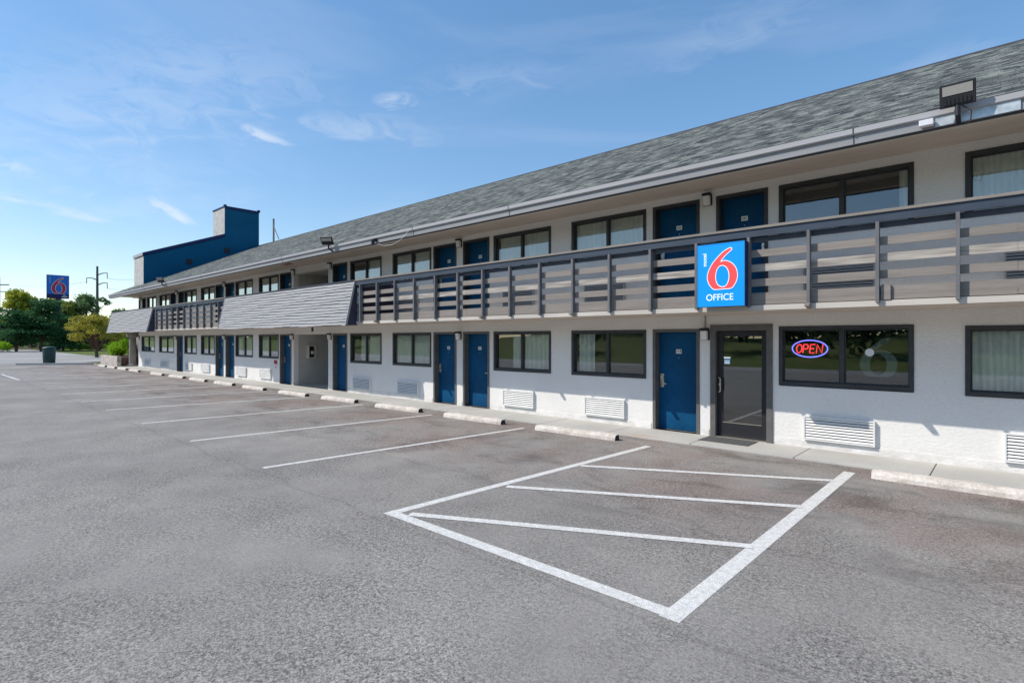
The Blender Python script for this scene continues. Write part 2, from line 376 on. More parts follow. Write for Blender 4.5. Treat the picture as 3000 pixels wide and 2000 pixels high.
def smooth_closed(P, n=6):
    out = []; k = len(P)
    for i in range(k):
        p0, p1, p2, p3 = P[i-1], P[i], P[(i+1) % k], P[(i+2) % k]
        if p1[2] if len(p1) > 2 else False: pass
        for j in range(n):
            t = j/n
            out.append(tuple(.5*((2*p1[c]) + (-p0[c]+p2[c])*t + (2*p0[c]-5*p1[c]+4*p2[c]-p3[c])*t*t + (-p0[c]+3*p1[c]-3*p2[c]+p3[c])*t**3) for c in (0, 1)))
    return out
def six():
    """outline of the numeral on a panel 0..1 wide, 0..1 high (y up)"""
    def n(x, y):
        u = (x-488)/715; top = 345-95*u; bot = 1295-35*u
        return (u, 1-(y-top)/(bot-top))
    outer = [(1003,366),(950,388),(880,440),(800,525),(720,628),(668,735),(648,830),(658,895),(690,960),(742,1012),(800,1016),(900,1006),(1008,994),(1058,940),(1093,860),(1102,775),(1085,690),(1042,622),(975,578),(905,566),(856,584),(890,530),(950,462),(1014,402),(1020,380)]
    inner = [(870,644),(830,662),(797,710),(778,800),(786,890),(820,950),(872,972),(928,955),(965,890),(978,790),(958,705),(918,655)]
    return smooth_closed([n(*p) for p in outer], 4), smooth_closed([n(*p) for p in inner], 4)
SIX = six()
def six_scaled(w, h, x0=0., y0=0.): return [[(x0+p[0]*w, y0+p[1]*h) for p in s] for s in SIX]

# ------------------------------------------------------------------ ground
def sheet(name, pts, z, m):
    b = MB(); i = 0
    for p in pts: b.v.append((p[0], p[1], z))
    b.f.append(tuple(range(len(pts)))); return structure(b.build(name, m))
sheet('ground', [(-900, -700), (500, -700), (500, 900), (-900, 900)], GZ-.008, M['earth'])
sheet('parking_lot', [(-56, -13), (40, -13), (40, 9.4), (-48, 9.6), (-56, 9.6)], GZ, M['asphalt'])
sheet('road', [(-131, -13), (-56, -13), (-56, 9.6), (-60, 16), (-60, 60), (-66, 60), (-70, 14.0), (-84, 13.7), (-118, 14.5), (-131, 14)], GZ-.002, M['conc'])
sheet('lawn', [(-118, 14.5), (-84, 13.7), (-70, 14.0), (-66, 60), (-66, 120), (-160, 120), (-131, 14)], GZ-.004, M['grass'])
sheet('verge', [(-345, -60), (40, -60), (40, -17), (-345, -17)], GZ-.004, M['grass'])
hm = MB(); nx_, ny_ = 95, 14
for j in range(ny_):
    for i in range(nx_):
        X = -340+i*4; t = j/(ny_-1); Y = -18-t*44; hm.v.append((X, Y, GZ-.003+2.6*t*t*(3-2*t)*(1+.25*math.sin(X*.11+1))+.05*math.sin(X*.7)*t))
for j in range(ny_-1):
    for i in range(nx_-1): a = j*nx_+i; hm.f.append((a, a+nx_, a+nx_+1, a+1))
structure(hm.build('grass_bank', M['grass'], smooth=True))
sheet('street', [(-345, -17), (40, -17), (40, -13), (-345, -13)], GZ-.0045, M['conc'])
# sidewalk
b = MB(); x = 6.0
while x > -45.6:
    x1 = x-1.70; b.box(x1+.006, x-.006, 9.32, WY+.15, -.1, .10); x = x1
def smear(m, cx, cy, rx, ry, col):
    nt = m.node_tree; N = nt.nodes; L = nt.links; bs = N['Principled BSDF']; src = bs.inputs['Base Color'].links[0].from_socket
    g = N.new('ShaderNodeTexCoord'); mp = N.new('ShaderNodeMapping'); mp.inputs['Location'].default_value = (-cx/rx, -cy/ry, 0); mp.inputs['Scale'].default_value = (1/rx, 1/ry, 0)
    L.new(g.outputs['Object'], mp.inputs[0]); ln = N.new('ShaderNodeVectorMath'); ln.operation = 'LENGTH'; L.new(mp.outputs[0], ln.inputs[0])
    n = N.new('ShaderNodeTexNoise'); n.inputs['Scale'].default_value = 6; n.inputs['Detail'].default_value = 5; L.new(g.outputs['Object'], n.inputs['Vector'])
    a = N.new('ShaderNodeMath'); a.operation = 'ADD'; L.new(ln.outputs['Value'], a.inputs[0]); L.new(n.outputs['Fac'], a.inputs[1])
    q = N.new('ShaderNodeMapRange'); q.inputs[1].default_value = .6; q.inputs[2].default_value = 1.5; q.inputs[3].default_value = .55; q.inputs[4].default_value = 0; L.new(a.outputs[0], q.inputs[0])
    x = N.new('ShaderNodeMix'); x.data_type = 'RGBA'; L.new(q.outputs[0], x.inputs[0]); L.new(src, x.inputs[6]); x.inputs[7].default_value = (*col, 1); L.new(x.outputs[2], bs.inputs['Base Color'])
smear(M['walk'], -5.2, 9.42, .55, .14, (.48, .27, .13))
structure(b.build('sidewalk', M['walk'], bevel=.006))
# markings
def stripe(b, p, q, w, z=GZ+.002):
    p = Vector(p); q = Vector(q); d = (q-p).normalized(); n = Vector((-d.y, d.x))*w/2
    b.quad((*(p-n), z), (*(q-n), z), (*(q+n), z), (*(p+n), z))
b = MB()
stripe(b, (-4.94, 3.49), (-4.69, 8.72), .12); stripe(b, (-1.69, 3.42), (-1.67, 8.92), .145)
stripe(b, (-5.0, 3.49), (-1.64, 3.50), .13, GZ+.0035)
for p, q in (((-4.70, 6.68), (-1.72, 8.24)), ((-4.74, 5.10), (-1.72, 6.72)), ((-4.76, 3.60), (-1.72, 5.13))):
    p = Vector(p); q = Vector(q); stripe(b, p, q, .112, GZ+.005)
structure(b.build('hatched_bay_marking', M['line']))
b = MB()
for (xa, xb) in ((-8.06, -7.59), (-11.17, -10.61), (-14.31, -13.72), (-17.7, -16.85)): stripe(b, (xa, 3.45), (xb, 8.70), .10)
structure(b.build('parking_line', M['line']))
b = MB()
for xa in (-20.6, -23.9, -26.95, -30.3, -33.6): stripe(b, (xa, 3.42), (xa+.75, 8.6), .10)
for xa in (-36.9, -40.2, -43.4): stripe(b, (xa, 3.3), (xa+.7, 8.6), .11)
stripe(b, (-39.9, 3.2), (-33.6, 3.3), .13, GZ+.006)
for k in range(5): stripe(b, (-39.6+k*1.25, 3.35), (-38.4+k*1.25, 5.6), .12, GZ+.012)
structure(b.build('faded_parking_line', M['oldline']))

# ------------------------------------------------------------------ motel
motel = thing('motel_building', (-20, WY, .1), 'long two-storey grey motel with blue doors, balcony and shingled roof', 'building')
win = [  # x0, x1 ; shared by both floors
    (-.47, 1.45), (-3.00, -1.08), (-7.5, -5.60), (-10.02, -8.12), (-14.50, -12.60), (-17.0, -15.13), (-24.46, -22.56), (-27.05, -25.12), (-31.63, -29.70), (-34.25, -32.33)]
doorx = [(-5.43, -4.46), (-11.2, -10.2), (-12.48, -11.50), (-18.18, -17.22), (-22.42, -21.42), (-28.26, -27.22), (-29.58, -28.55)]
gw = win + [(-38.9, -36.1), (-42.75, -39.85)]
gd = doorx + [(-35.56, -34.53)]
uw = win + [(-38.85, -36.88), (-41.5, -39.53)]
ud = doorx + [(-4.11, -3.2), (-35.3, -34.34), (-36.72, -35.73), (-42.62, -41.8), (-43.85, -43.10)]
office = (-4.20, -3.14); passage = (-21.22, -18.52)
GW0, GW1, GD0, GD1 = 1.13, 2.14, .10, 2.14
UF = 2.60; UW0, UW1, UD1 = 3.705, 4.65, 4.65
XL, XR = -43.52, 6.0
TOP = 4.86
holes = []
for a, c in gw: holes.append((a, c, GW0 if c > -36 or True else GW0, GW1))
for a, c in gd: holes.append((a, c, GD0, GD1))
holes.append((*office, GD0, 2.19)); holes.append((*passage, GD0, 2.13)); holes.append((*passage, UF, 4.55))
for a, c in uw: holes.append((a, c, UW0, UW1))
for a, c in ud:
    if a < -43.6: a = -43.45
    holes.append((a, c, UF, UD1))
TH = .20
def wall_grid(b, xs, zs, holes, y, th):
    xs = sorted(set(xs)); zs = sorted(set(zs))
    def solid(i, j):
        if i < 0 or j < 0 or i >= len(xs)-1 or j >= len(zs)-1: return False
        cx = (xs[i]+xs[i+1])/2; cz = (zs[j]+zs[j+1])/2
        return not any(h[0] < cx < h[1] and h[2] < cz < h[3] for h in holes)
    for i in range(len(xs)-1):
        for j in range(len(zs)-1):
            if not solid(i, j): continue
            x0, x1, z0, z1 = xs[i], xs[i+1], zs[j], zs[j+1]
            b.quad((x0,y,z0),(x1,y,z0),(x1,y,z1),(x0,y,z1)); b.quad((x1,y+th,z0),(x0,y+th,z0),(x0,y+th,z1),(x1,y+th,z1))
            if not solid(i-1, j): b.quad((x0,y+th,z0),(x0,y,z0),(x0,y,z1),(x0,y+th,z1))
            if not solid(i+1, j): b.quad((x1,y,z0),(x1,y+th,z0),(x1,y+th,z1),(x1,y,z1))
            if not solid(i, j-1): b.quad((x0,y+th,z0),(x1,y+th,z0),(x1,y,z0),(x0,y,z0))
            if not solid(i, j+1): b.quad((x0,y,z1),(x1,y,z1),(x1,y+th,z1),(x0,y+th,z1))
b = MB()
wall_grid(b, [XL, XR]+[h[0] for h in holes]+[h[1] for h in holes], [0.0, TOP]+[h[2] for h in holes]+[h[3] for h in holes], holes, WY, TH)
b.box(XL, XL+.2, WY+TH, 25.0, 0, 5.2); b.box(XR-.2, XR, WY+TH, 25.0, 0, 5.2); b.box(XL, XR, 25.0, 25.2, 0, 5.2)
b.prism([(WY+TH+.01, 5.2), (17.8, 8.7), (25.2, 5.2)], XR-.2, XR-.01)
wall = b.build('wall', M['wall'], motel)
# smooth base band, interrupted by the openings at the walk
b = MB(); cuts = sorted([(h[0]-.05, h[1]+.05) for h in gd]+[(office[0]-.06, office[1]+.06), passage]); x = XL
for a, c in cuts:
    MB().box(x, a, WY-.012, WY+.02, .09, .22).build('base_trim', M['wall'], wall); x = c
MB().box(x, XR, WY-.012, WY+.02, .09, .22).build('base_trim', M['wall'], wall)
# rooms behind the openings, open to the front
b = MB()
def room(b, x0, x1, y0, y1, z0, z1):
    b.quad((x0,y1,z0),(x1,y1,z0),(x1,y1,z1),(x0,y1,z1)); b.quad((x0,y0,z0),(x0,y1,z0),(x0,y1,z1),(x0,y0,z1))
    b.quad((x1,y1,z0),(x1,y0,z0),(x1,y0,z1),(x1,y1,z1)); b.quad((x0,y0,z0),(x1,y0,z0),(x1,y1,z0),(x0,y1,z0)); b.quad((x0,y0,z1),(x0,y1,z1),(x1,y1,z1),(x1,y0,z1))
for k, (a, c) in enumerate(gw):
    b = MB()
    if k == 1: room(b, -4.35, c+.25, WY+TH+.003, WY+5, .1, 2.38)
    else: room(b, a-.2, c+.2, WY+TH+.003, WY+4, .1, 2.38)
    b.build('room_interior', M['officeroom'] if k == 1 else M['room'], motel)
for a, c in uw:
    b = MB(); room(b, a-.2, c+.2, WY+TH+.003, WY+4, 2.6, 4.82)
    b.build('room_interior', M['room'], motel)
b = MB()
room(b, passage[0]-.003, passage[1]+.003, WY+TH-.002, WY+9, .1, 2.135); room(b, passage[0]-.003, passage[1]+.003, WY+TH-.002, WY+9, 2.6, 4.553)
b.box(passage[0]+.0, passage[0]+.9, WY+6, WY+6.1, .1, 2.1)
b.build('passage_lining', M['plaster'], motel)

def curtain_mesh(x0, x1, z0, z1, y, gather=0.0):
    b = MB(); n = max(8, int((x1-x0)/.018)); ph = random.uniform(0, 6); rows = 7
    per = .115+random.uniform(-.015, .03)
    for j in range(rows):
        t = j/(rows-1)
        for i in range(n+1):
            u = i/n; xx = x0+(x1-x0)*u
            xx += gather*(1-u)*math.sin(math.pi*min(1, max(0, (1-t)*1.0)))*(x1-x0)
            amp = .030+.030*(1-t)
            b.v.append((xx, y+amp*math.sin(2*math.pi*xx/per+ph+1.3*math.sin(xx*5+ph)+.5*t)+.004*math.sin(9*xx+t*3), z0+(z1-z0)*t))
    for j in range(rows-1):
        for i in range(n):
            a = j*(n+1)+i; b.f.append((a, a+1, a+n+2, a+n+1))
    return b
def window(x0, x1, z0, z1, curtains, upper):
    fw = .055 if not upper else .06; yf = WY-.018; yb = WY+.09
    f = MB()
    f.box(x0-.005, x1+.005, yf, yb, z1-fw, z1+.005); f.box(x0-.005, x1+.005, yf, yb, z0-.005, z0+fw*1.1)
    f.box(x0-.005, x0+fw, yf+.001, yb, z0+fw*1.1, z1-fw); f.box(x1-fw, x1+.005, yf+.001, yb, z0+fw*1.1, z1-fw)
    xm = (x0+x1)/2 - .0
    f.box(xm-.03, xm+.03, WY+.02, yb, z0+fw*1.1, z1-fw)
    # inner sash
    for a, c in ((x0+fw, xm-.03), (xm+.03, x1-fw)):
        f.box(a, c, WY+.045, WY+.075, z1-fw-.022, z1-fw-.001); f.box(a, c, WY+.045, WY+.075, z0+fw*1.1+.001, z0+fw*1.1+.025)
        f.box(a+.001, a+.02, WY+.046, WY+.075, z0+fw*1.1+.025, z1-fw-.022); f.box(c-.02, c-.001, WY+.046, WY+.075, z0+fw*1.1+.025, z1-fw-.022)
    w = f.build('window', M['dark'], motel)
    MB().quad((x0+fw, WY+.06, z0+fw), (xm-.02, WY+.06, z0+fw), (xm-.02, WY+.06, z1-fw), (x0+fw, WY+.06, z1-fw)).build('pane', M['glass'], w)
    MB().quad((xm+.02, WY+.062, z0+fw), (x1-fw, WY+.062, z0+fw), (x1-fw, WY+.062, z1-fw), (xm+.02, WY+.062, z1-fw)).build('pane', M['glass'], w)
    for cu in curtains:
        a, c = cu[0], cu[1]; g = cu[2] if len(cu) > 2 else 0
        curtain_mesh(x0+(x1-x0)*a, x0+(x1-x0)*c, z0+.02, z1-.02, WY+.135, g).build('curtain', M['curtain'], w, smooth=True)
    return w
full = [(.03, .49), (.51, .98)]
gcur = {0: [(.02, .40), (.43, .98)], 1: [], 2: [(.05, .30)], 3: [(.30, .49), (.52, .98)], 4: [(.02, .485), (.515, .93)], 5: [(.30, .49, -.25), (.52, .98)], 6: [(.04, .5), (.8, .98)], 7: [(.03, .3), (.42, .98)],
        8: [(.3, .98)], 9: full, 10: [(.03, .97)], 11: [(.03, .97)]}
for k, (a, c) in enumerate(gw): window(a, c, GW0 if k != 1 else 1.15, GW1 if k != 1 else 2.17, gcur[k], False)
ucur = {1: [(.90, .99)], 5: [(.53, .98)], 3: [(.05, .49), (.50, .96)], 4: [(.02, .47), (.54, .98)], 7: [(.03, .42), (.56, .98)], 8: [(.1, .49), (.51, .9)]}
for k, (a, c) in enumerate(uw): window(a, c, UW0, UW1, ucur.get(k, full), True)

plate_no = {('g', 0): '115'}
def door(x0, x1, z0, z1, hinge_right, fl, k):
    fr = .05
    f = MB(); yl = WY+(.15 if fl == 'g' else .17); f.box(x0-.012, x0+fr, WY-.015, yl+.05, z0, z1+.01); f.box(x1-fr, x1+.012, WY-.015, yl+.05, z0, z1+.01); f.box(x0+fr, x1-fr, WY-.014, yl+.05, z1-fr, z1+.01)
    d = MB().box(x0+fr+.004, x1-fr-.004, yl, yl+.045, z0+.015, z1-fr-.004).build('door', M['blue'], motel)
    f.build('door_frame', M['frame'] if fl == 'g' else M['dark'], d)  # upper frames darker: shade of the deep reveal put into the colour
    cx = (x0+x1)/2
    hx = x0+fr+.075 if hinge_right else x1-fr-.075
    big = hinge_right
    h = MB(); yb = yl
    if big:
        h.box(hx-.038, hx+.038, yb-.014, yb-.001, z0+.86, z0+1.14); h.box(hx-.028, hx+.028, yb-.04, yb-.015, z0+1.01, z0+1.10)
    else: h.box(hx-.02, hx+.02, yb-.014, yb-.001, z0+.88, z0+1.10)
    s = 1 if hinge_right else -1
    h.tube([(hx, yb-.012, z0+.94), (hx, yb-.055, z0+.94), (hx+s*.03, yb-.06, z0+.94), (hx+s*.11, yb-.055, z0+.935)], .011)
    h.tube([(hx, yb-.012, z0+1.05), (hx, yb-.045, z0+1.05)], .017)
    h.build('handle', M['metal'], d)
    pz = z0+1.60; pw = .058
    MB().box(cx-pw, cx+pw, yb-.008, yb-.001, pz-.043, pz+.043).build('number_plate', M['plate'], d)
    if (fl, k) in plate_no: text_mesh('number', plate_no[(fl, k)], .075, M['ink'], d, on_front(cx, yb-.009, pz+.002), extrude=.001, offset=.002)
    else:
        t = MB()
        for q in range(3): t.box(cx-.036+q*.027, cx-.022+q*.027, yb-.0095, yb-.0085, pz-.022, pz+.024)
        t.build('number', M['frame'], d)
    MB().tube([(cx, yb-.006, z0+1.47), (cx, yb+.0, z0+1.47)], .007).build('peephole', M['metal'], d)
    return d
hr = {0: True, 1: False, 2: True, 3: False, 4: True, 5: False, 6: True, 7: True}
for k, (a, c) in enumerate(gd): door(a, c, GD0, GD1, hr[k], 'g', k)
hu = {0: True, 1: False, 2: True, 3: False, 4: True, 5: False, 6: True, 7: False, 8: False, 9: True, 10: False, 11: True}
for k, (a, c) in enumerate(ud): door(max(a, -43.45), c, UF, UD1, hu[k], 'u', k)

# glazed office door
x0, x1 = office; z1 = 2.19
d = MB(); st = .105
d.box(x0+.075, x0+.075+st, WY+.06, WY+.105, .115, z1-.09); d.box(x1-.075-st, x1-.075, WY+.06, WY+.105, .115, z1-.09)
d.box(x0+.075+st, x1-.075-st, WY+.061, WY+.105, z1-.19, z1-.09); d.box(x0+.075+st, x1-.075-st, WY+.061, WY+.105, .115, .38)
od = d.build('office_door', M['black'], motel, bevel=.004)
od['label'] = 'black framed glass office door'
f = MB(); f.box(x0-.03, x0+.07, WY-.03, WY+.17, .1, z1+.03); f.box(x1-.07, x1+.03, WY-.03, WY+.17, .1, z1+.03); f.box(x0+.07, x1-.07, WY-.029, WY+.17, z1-.085, z1+.03)
f.build('door_frame', M['frame'], od)
MB().quad((x0+.075+st, WY+.08, .38), (x1-.075-st, WY+.08, .38), (x1-.075-st, WY+.08, z1-.19), (x0+.075+st, WY+.08, z1-.19)).build('pane', M['dark_glass'], od)
hx = x0+.075+st*.5
MB().tube([(hx, WY+.06, 1.22), (hx, WY+.0, 1.22), (hx+.03, WY-.01, 1.20), (hx+.03, WY-.01, .97), (hx, WY+.0, .95), (hx, WY+.06, .95)], .012).tube([(hx, WY+.062, 1.09), (hx, WY+.035, 1.09)], .022).build('handle', M['metal'], od)
MB().box(x0+.075+st, x1-.075-st, WY+.055, WY+.0605, .375, .388).build('glazing_bead', M['metal'], od)
s = MB(); s.box(-4.005, -3.885, WY+.070, WY+.074, 1.585, 1.615); s.box(-3.995, -3.90, WY+.070, WY+.074, 1.53, 1.545)
s.box(-3.99, -3.90, WY+.070, WY+.074, 1.49, 1.515); s.build('sticker', M['signwhite'], od)
MB().box(-4.0, -3.89, WY+.075, WY+.078, 1.475, 1.58).build('sticker', M['stickblue'], od)
MB().box(office[0]+.07, office[1]-.07, WY-.02, WY+.2, .1, .115).build('threshold', M['metal'], od)

# balcony slab, soffits
sl = MB().box(-44.4, XR, RY+.012, WY, 2.405, 2.486); sl.box(-44.38, XR-.01, RY+.068, WY, 2.487, 2.58); sl.box(-44.6, XL, WY, WY+8, 2.405, 2.58)
slab = sl.build('balcony_floor', M['slab'], motel)
MB().box(-44.38, XR-.02, RY+.07, WY-.001, 2.398, 2.4045).build('soffit', M['soffit'], slab)

# railing: handrail, header, boards, posts
def railing(xa, xb, posts, boards_mat_rows, first):
    r = MB()
    r.box(xa, xb, RY-.028, RY+.012, 3.568, 3.689)
    h = r.build('balcony_railing', M['rail'], motel)
    MB().box(xa, xb, RY-.05, RY+.10, 3.690, 3.728).build('cap_board', M['board'], h)
    MB().box(xa, xb, RY+.03, RY+.055, 3.487, 3.567).build('header_board', M['header'], h)
    for i, (z0, z1) in enumerate(((3.247, 3.362), (3.021, 3.137), (2.783, 2.898), (2.497, 2.682))):
        bb = MB(); x = xa; L_ = 4.9
        while x < xb-.01:
            e = min(xb, x+L_); dz = random.uniform(-.004, .004); bb.box(x, e-.004, RY+.030+random.uniform(0, .004), RY+.062, z0+dz, z1+dz); x = e
        bb.build('board', M['chipped'] if (i == 1 and first) else M['board'], h)
    for px in posts:
        MB().box(px, px+.042, RY-.058, RY+.029, 2.455, 3.567).build('post', M['post'], h)
    return h
posts = [-.505-.8615*k for k in range(17)] + [.357+.8615*k for k in range(6)]
h = railing(-14.62, XR-.05, posts, None, True)
for px in (-2.23, -6.53, -9.12, -13.43): MB().prism([(RY-.13, 2.47), (RY-.13, 2.44), (RY+.01, 2.41), (RY+.01, 2.50)], px-.01, px+.055).build('bracket', M['board'], h)  # added wedges, shaped to cast notches into the slab's shadow edge
MB().box(-1.31, -1.20, RY-.005, RY+.029, 2.494, 2.70).build('patch_board', M['board'], h)
MB().box(-15.9+1.4, -14.47, RY+.07, WY, 2.58, 3.68).build('end_panel', M['sideend'], h)
railing(-35.0, -24.6, [-34.5+.903*k for k in range(11)], None, False)

# shingled mansard fronts
def mansard(xa, xb):
    n = 14; top = (RY-.035, 3.70); bot = (RY-.33, 2.37)
    def P(t, off): 
        y = top[0]+(bot[0]-top[0])*t; z = top[1]+(bot[1]-top[1])*t; return (y-off*.97, z-off*.22)
    core = MB(); core.prism([(top[0]+.03, top[1]-.01), (bot[0]+.03, bot[1]+.01), (RY+.05, 2.37), (RY+.05, 3.69)], xa+.01, xb-.01)
    p = core.build('mansard_panel', M['sideend'], motel)
    b = MB()
    for k in range(n):
        x = xa
        while x < xb-.01:
            w = random.uniform(.45, .62); e = min(xb, x+w)
            wa = .012*math.sin(x*2.1+k*1.7)+random.uniform(-.004, .004)
            t0 = k/n; t1 = (k+1)/n
            a0 = P(t0, .002); a1 = P(t1, .034); z1 = a1[1]+wa
            a2 = P(t1, .0)
            b.quad((x, a1[0], z1), (e, a1[0], z1), (e, a0[0], a0[1]), (x, a0[0], a0[1]))
            b.quad((x, a2[0], z1+.004), (e, a2[0], z1+.004), (e, a1[0], z1), (x, a1[0], z1)); x = e
        
    b.build('shingle_courses', M['siding'], p)
    MB().box(xa, xb, RY-.075, RY+.10, 3.69, 3.728).build('cap_rail', M['header'], p)
    e = MB()
    for X in (xa-.02, xb):
        e.prism([(top[0]-.03, top[1]), (top[0]+.03, top[1]), (bot[0]+.02, bot[1]), (bot[0]-.045, bot[1])], X, X+.02)
    e.build('corner_trim', M['gutter'], p)
mansard(-44.15, -35.0); mansard(-24.6, -14.55)

# roof
RS = (9.05-4.88)/(17.8-EY)
def rz(y): return 4.88+(y-EY)*RS
rb = MB(); XRL, XRR = -44.35, XR+.5; WYL = -45.3
def uvq(b, q, sx=1):
    b.quad(*q)
b.uv = None
rb.v = [(XRL, EY, rz(EY)), (XRR, EY, rz(EY)), (XRR, 17.8, 9.05), (WYL+.4, 17.8, 9.05), (WYL, 10.6, rz(10.6)),
        (XRR, 26.8, 4.88), (WYL, 26.8, 4.88)]
sl_ = math.hypot(1, RS)
def U(v, back=False):
    return (v[0], (v[1]-EY)*sl_ if not back else (26.8-v[1])*sl_)
rb.f = [(0, 1, 2, 3, 4), (2, 5, 6, 3)]
rb.uv = [c for i in rb.f[0] for c in [U(rb.v[i])]] + [c for i in rb.f[1] for c in [U(rb.v[i], True)]]
roof = rb.build('roof', M['shingle'], motel)
# edge and ridge
MB().tube([(WYL+.4, 17.8, 9.03), (XRR, 17.8, 9.03)], .055, 6).build('ridge_cap', M['drip'], roof)
g = MB(); g.prism([(EY-.03, 4.862), (EY-.03, 4.79), (EY-.015, 4.775), (EY+.011, 4.775), (EY+.011, 4.862)], XRL, XRR)
g.build('gutter', M['gutter'], roof)
MB().box(XRL, XRR, EY-.012, EY+.05, 4.864, 4.878).build('drip_edge', M['drip'], roof)
MB().box(XRL+.01, XRR, EY+.012, EY+.04, 4.655, 4.7745).build('fascia', M['fascia'], roof)
MB().box(XRL+.02, XRR, EY+.041, EY+.10, 4.640, 4.662).build('trim_strip', M['header'], roof)
MB().box(XRL+.02, XRR, EY+.101, EY+.24, 4.66, 4.795).build('frieze_board', M['frieze'], roof)
MB().box(XRL+.02, XRR-.02, EY+.241, WY-.001, 4.80, 4.812).box(WYL+.1, XL-.001, WY, WY+14, 4.80, 4.812).build('soffit', M['soffit'], roof)
MB().prism([(EY+.3, 4.82), (25, 4.82), (25, 5.5), (17.8, 8.95), (EY+.3, 4.95)], WYL+.3, XL-.01).build('gable_end', M['wall'], roof)
b = MB()
for x in (-1.6, -8.1, -11.5, -19, -27, -36): b.box(x-.006, x+.006, EY-.036, EY-.03, 4.78, 4.87).box(x-.006, x+.006, EY+.005, EY+.012, 4.66, 4.774)
b.build('joint_strip', M['drip'], roof)
MB().box(-20.6, -20.0, EY+.5, EY+.9, 4.792, 4.799).build('bare_patch', M['rust'], roof)
MB().box(-.70, .10, EY-.006, EY+.011, 4.655, 4.774).build('cover_plate', M['galv'], roof)

# blue gable tower at the far end
fin = MB(); prof = [(10.3, 4.9), (10.3, 7.45), (15.35, 9.38), (15.35, 11.6), (17.8, 11.6), (17.8, 5.0)]
fin.prism(prof, -44.55, -42.30)
tower = fin.build('stair_tower', M['finblue'], motel)
MB().box(-44.53, -42.32, 10.288, 10.3, 4.9, 7.45).build('stone_face', M['stone'], tower); MB().box(-44.53, -42.32, 15.338, 15.35, 9.3, 11.6).build('stone_face', M['stone'], tower)
c = MB(); c.prism([(10.24, 7.45), (10.24, 7.66), (15.33, 9.62), (15.33, 9.40)], -44.6, -42.24); c.build('raking_coping', M['navy'], tower)
MB().box(-44.60, -42.25, 15.30, 17.86, 11.56, 11.66).box(-42.42, -42.24, 15.29, 15.46, 11.67, 11.75).box(-42.42, -42.24, 17.70, 17.87, 11.67, 11.75).box(-42.29, -42.26, 15.47, 17.69, 11.45, 11.555).build('coping', M['navy'], tower)
MB().box(-44.57, -42.28, 10.225, 10.238, 7.47, 7.64).build('coping_cap', M['gutter'], tower)
for y, z in ((13.0, 7.33), (15.5, 8.42)): MB().box(-42.30, -42.27, y-.19, y+.19, z-.19, z+.19).build('vent', M['ink'], tower)
# corner column under the balcony end
MB().lathe([(.34, 0), (.34, .12), (.22, .16), (.20, 1.95), (.34, 2.0), (.36, 2.12), (.34, 2.30)], (-44.35, 10.15, .1), 20).build('column', M['column'], motel, smooth=False)
MB().box(-45.6, -44.0, 10.6, 11.2, .1, 2.4).build('end_wall', M['column'], motel)
# conduit for the lamp by the office door
MB().tube([(-4.33, WY-.02, 2.16), (-4.33, WY-.02, 2.398)], .011).build('conduit', M['column'], motel)
MB().box(-19.76, -19.62, WY-.012, WY-.001, 2.24, 2.40).build('passage_sign', M['ink'], motel)
MB().box(-2.9, -1.1, WY+1.6, WY+2.2, .1, 1.10).build('office_counter', M['counter'], motel)

# ------------------------------------------------------------------ wall lamps
def lamp(x, z, label, upper):
    t = thing('wall_lamp', (x, WY, z), label, 'wall lamp', 'wall lamps beside the room doors')
    MB().box(x-.075, x+.075, WY-.13, WY, z+.165, z+.215).build('lamp_cap', M['black'], t, bevel=.008)
    MB().box(x-.082, x+.082, WY-.022, WY, z-.015, z+.164).build('back_plate', M['black'], t)
    MB().prism([(WY-.02, z+.163), (WY-.115, z+.163), (WY-.095, z-.01), (WY-.02, z-.01)], x-.058, x+.058).build('lamp_glass', M['white'], t, bevel=.008)
    return t
GZL, UZL = 1.945, 4.52
for x, n in ((-4.33, 'lamp with black cap between the numbered blue door and the glass office door, ground floor'),
             (-11.36, 'ground floor lamp between the pair of blue doors nearest the office'),
             (-18.36, 'ground floor lamp on the pier right of the open passage'),
             (-21.30, 'ground floor lamp on the pier left of the open passage'),
             (-28.40, 'ground floor lamp between the distant pair of blue doors'),
             (-35.72, 'ground floor lamp left of the farthest single blue door'),
             (-43.30, 'farthest ground floor lamp at the left corner of the facade')): lamp(x, GZL, n, False)
for x, n in ((-4.28, 'upper floor lamp between two blue doors above the blue office sign'),
             (-11.34, 'upper floor lamp between the second pair of blue doors left of the sign'),
             (-18.33, 'upper floor lamp on the pier right of the dark passage opening'),
             (-21.18, 'upper floor lamp on the pier left of the dark passage opening'),
             (-28.38, 'upper floor lamp above the left end of the long shingled panel'),
             (-35.52, 'upper floor lamp between doors above the far open railing'),
             (-42.90, 'farthest upper floor lamp beside the last doors at the left end')): lamp(x, UZL, n, True)

# ------------------------------------------------------------------ air conditioner grilles
def grille(x0, x1, z0, z1, label, upper):
    t = thing('air_conditioner_grille', ((x0+x1)/2, WY, z0), label, 'air conditioner', 'air conditioner grilles under the windows')
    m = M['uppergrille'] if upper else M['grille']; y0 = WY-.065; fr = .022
    b = MB(); b.box(x0, x0+fr, y0, WY, z0, z1); b.box(x1-fr, x1, y0, WY, z0, z1); b.box(x0+fr, x1-fr, y0+.001, WY, z0, z0+fr); b.box(x0+fr, x1-fr, y0+.001, WY, z1-fr, z1)
    b.build('frame', m, t)
    MB().box(x0+fr, x1-fr, WY-.012, WY-.001, z0+fr, z1-fr).build('coil', M['grilleback'], t)
    l = MB(); n = 8; hgt = (z1-z0-2*fr)
    for k in range(n):
        z = z0+fr+hgt*(k+.5)/n
        l.prism([(y0+.004, z-.014), (y0+.008, z-.016), (y0+.024, z+.012), (y0+.020, z+.014)], x0+fr, x1-fr)
    l.build('louvres', m, t)
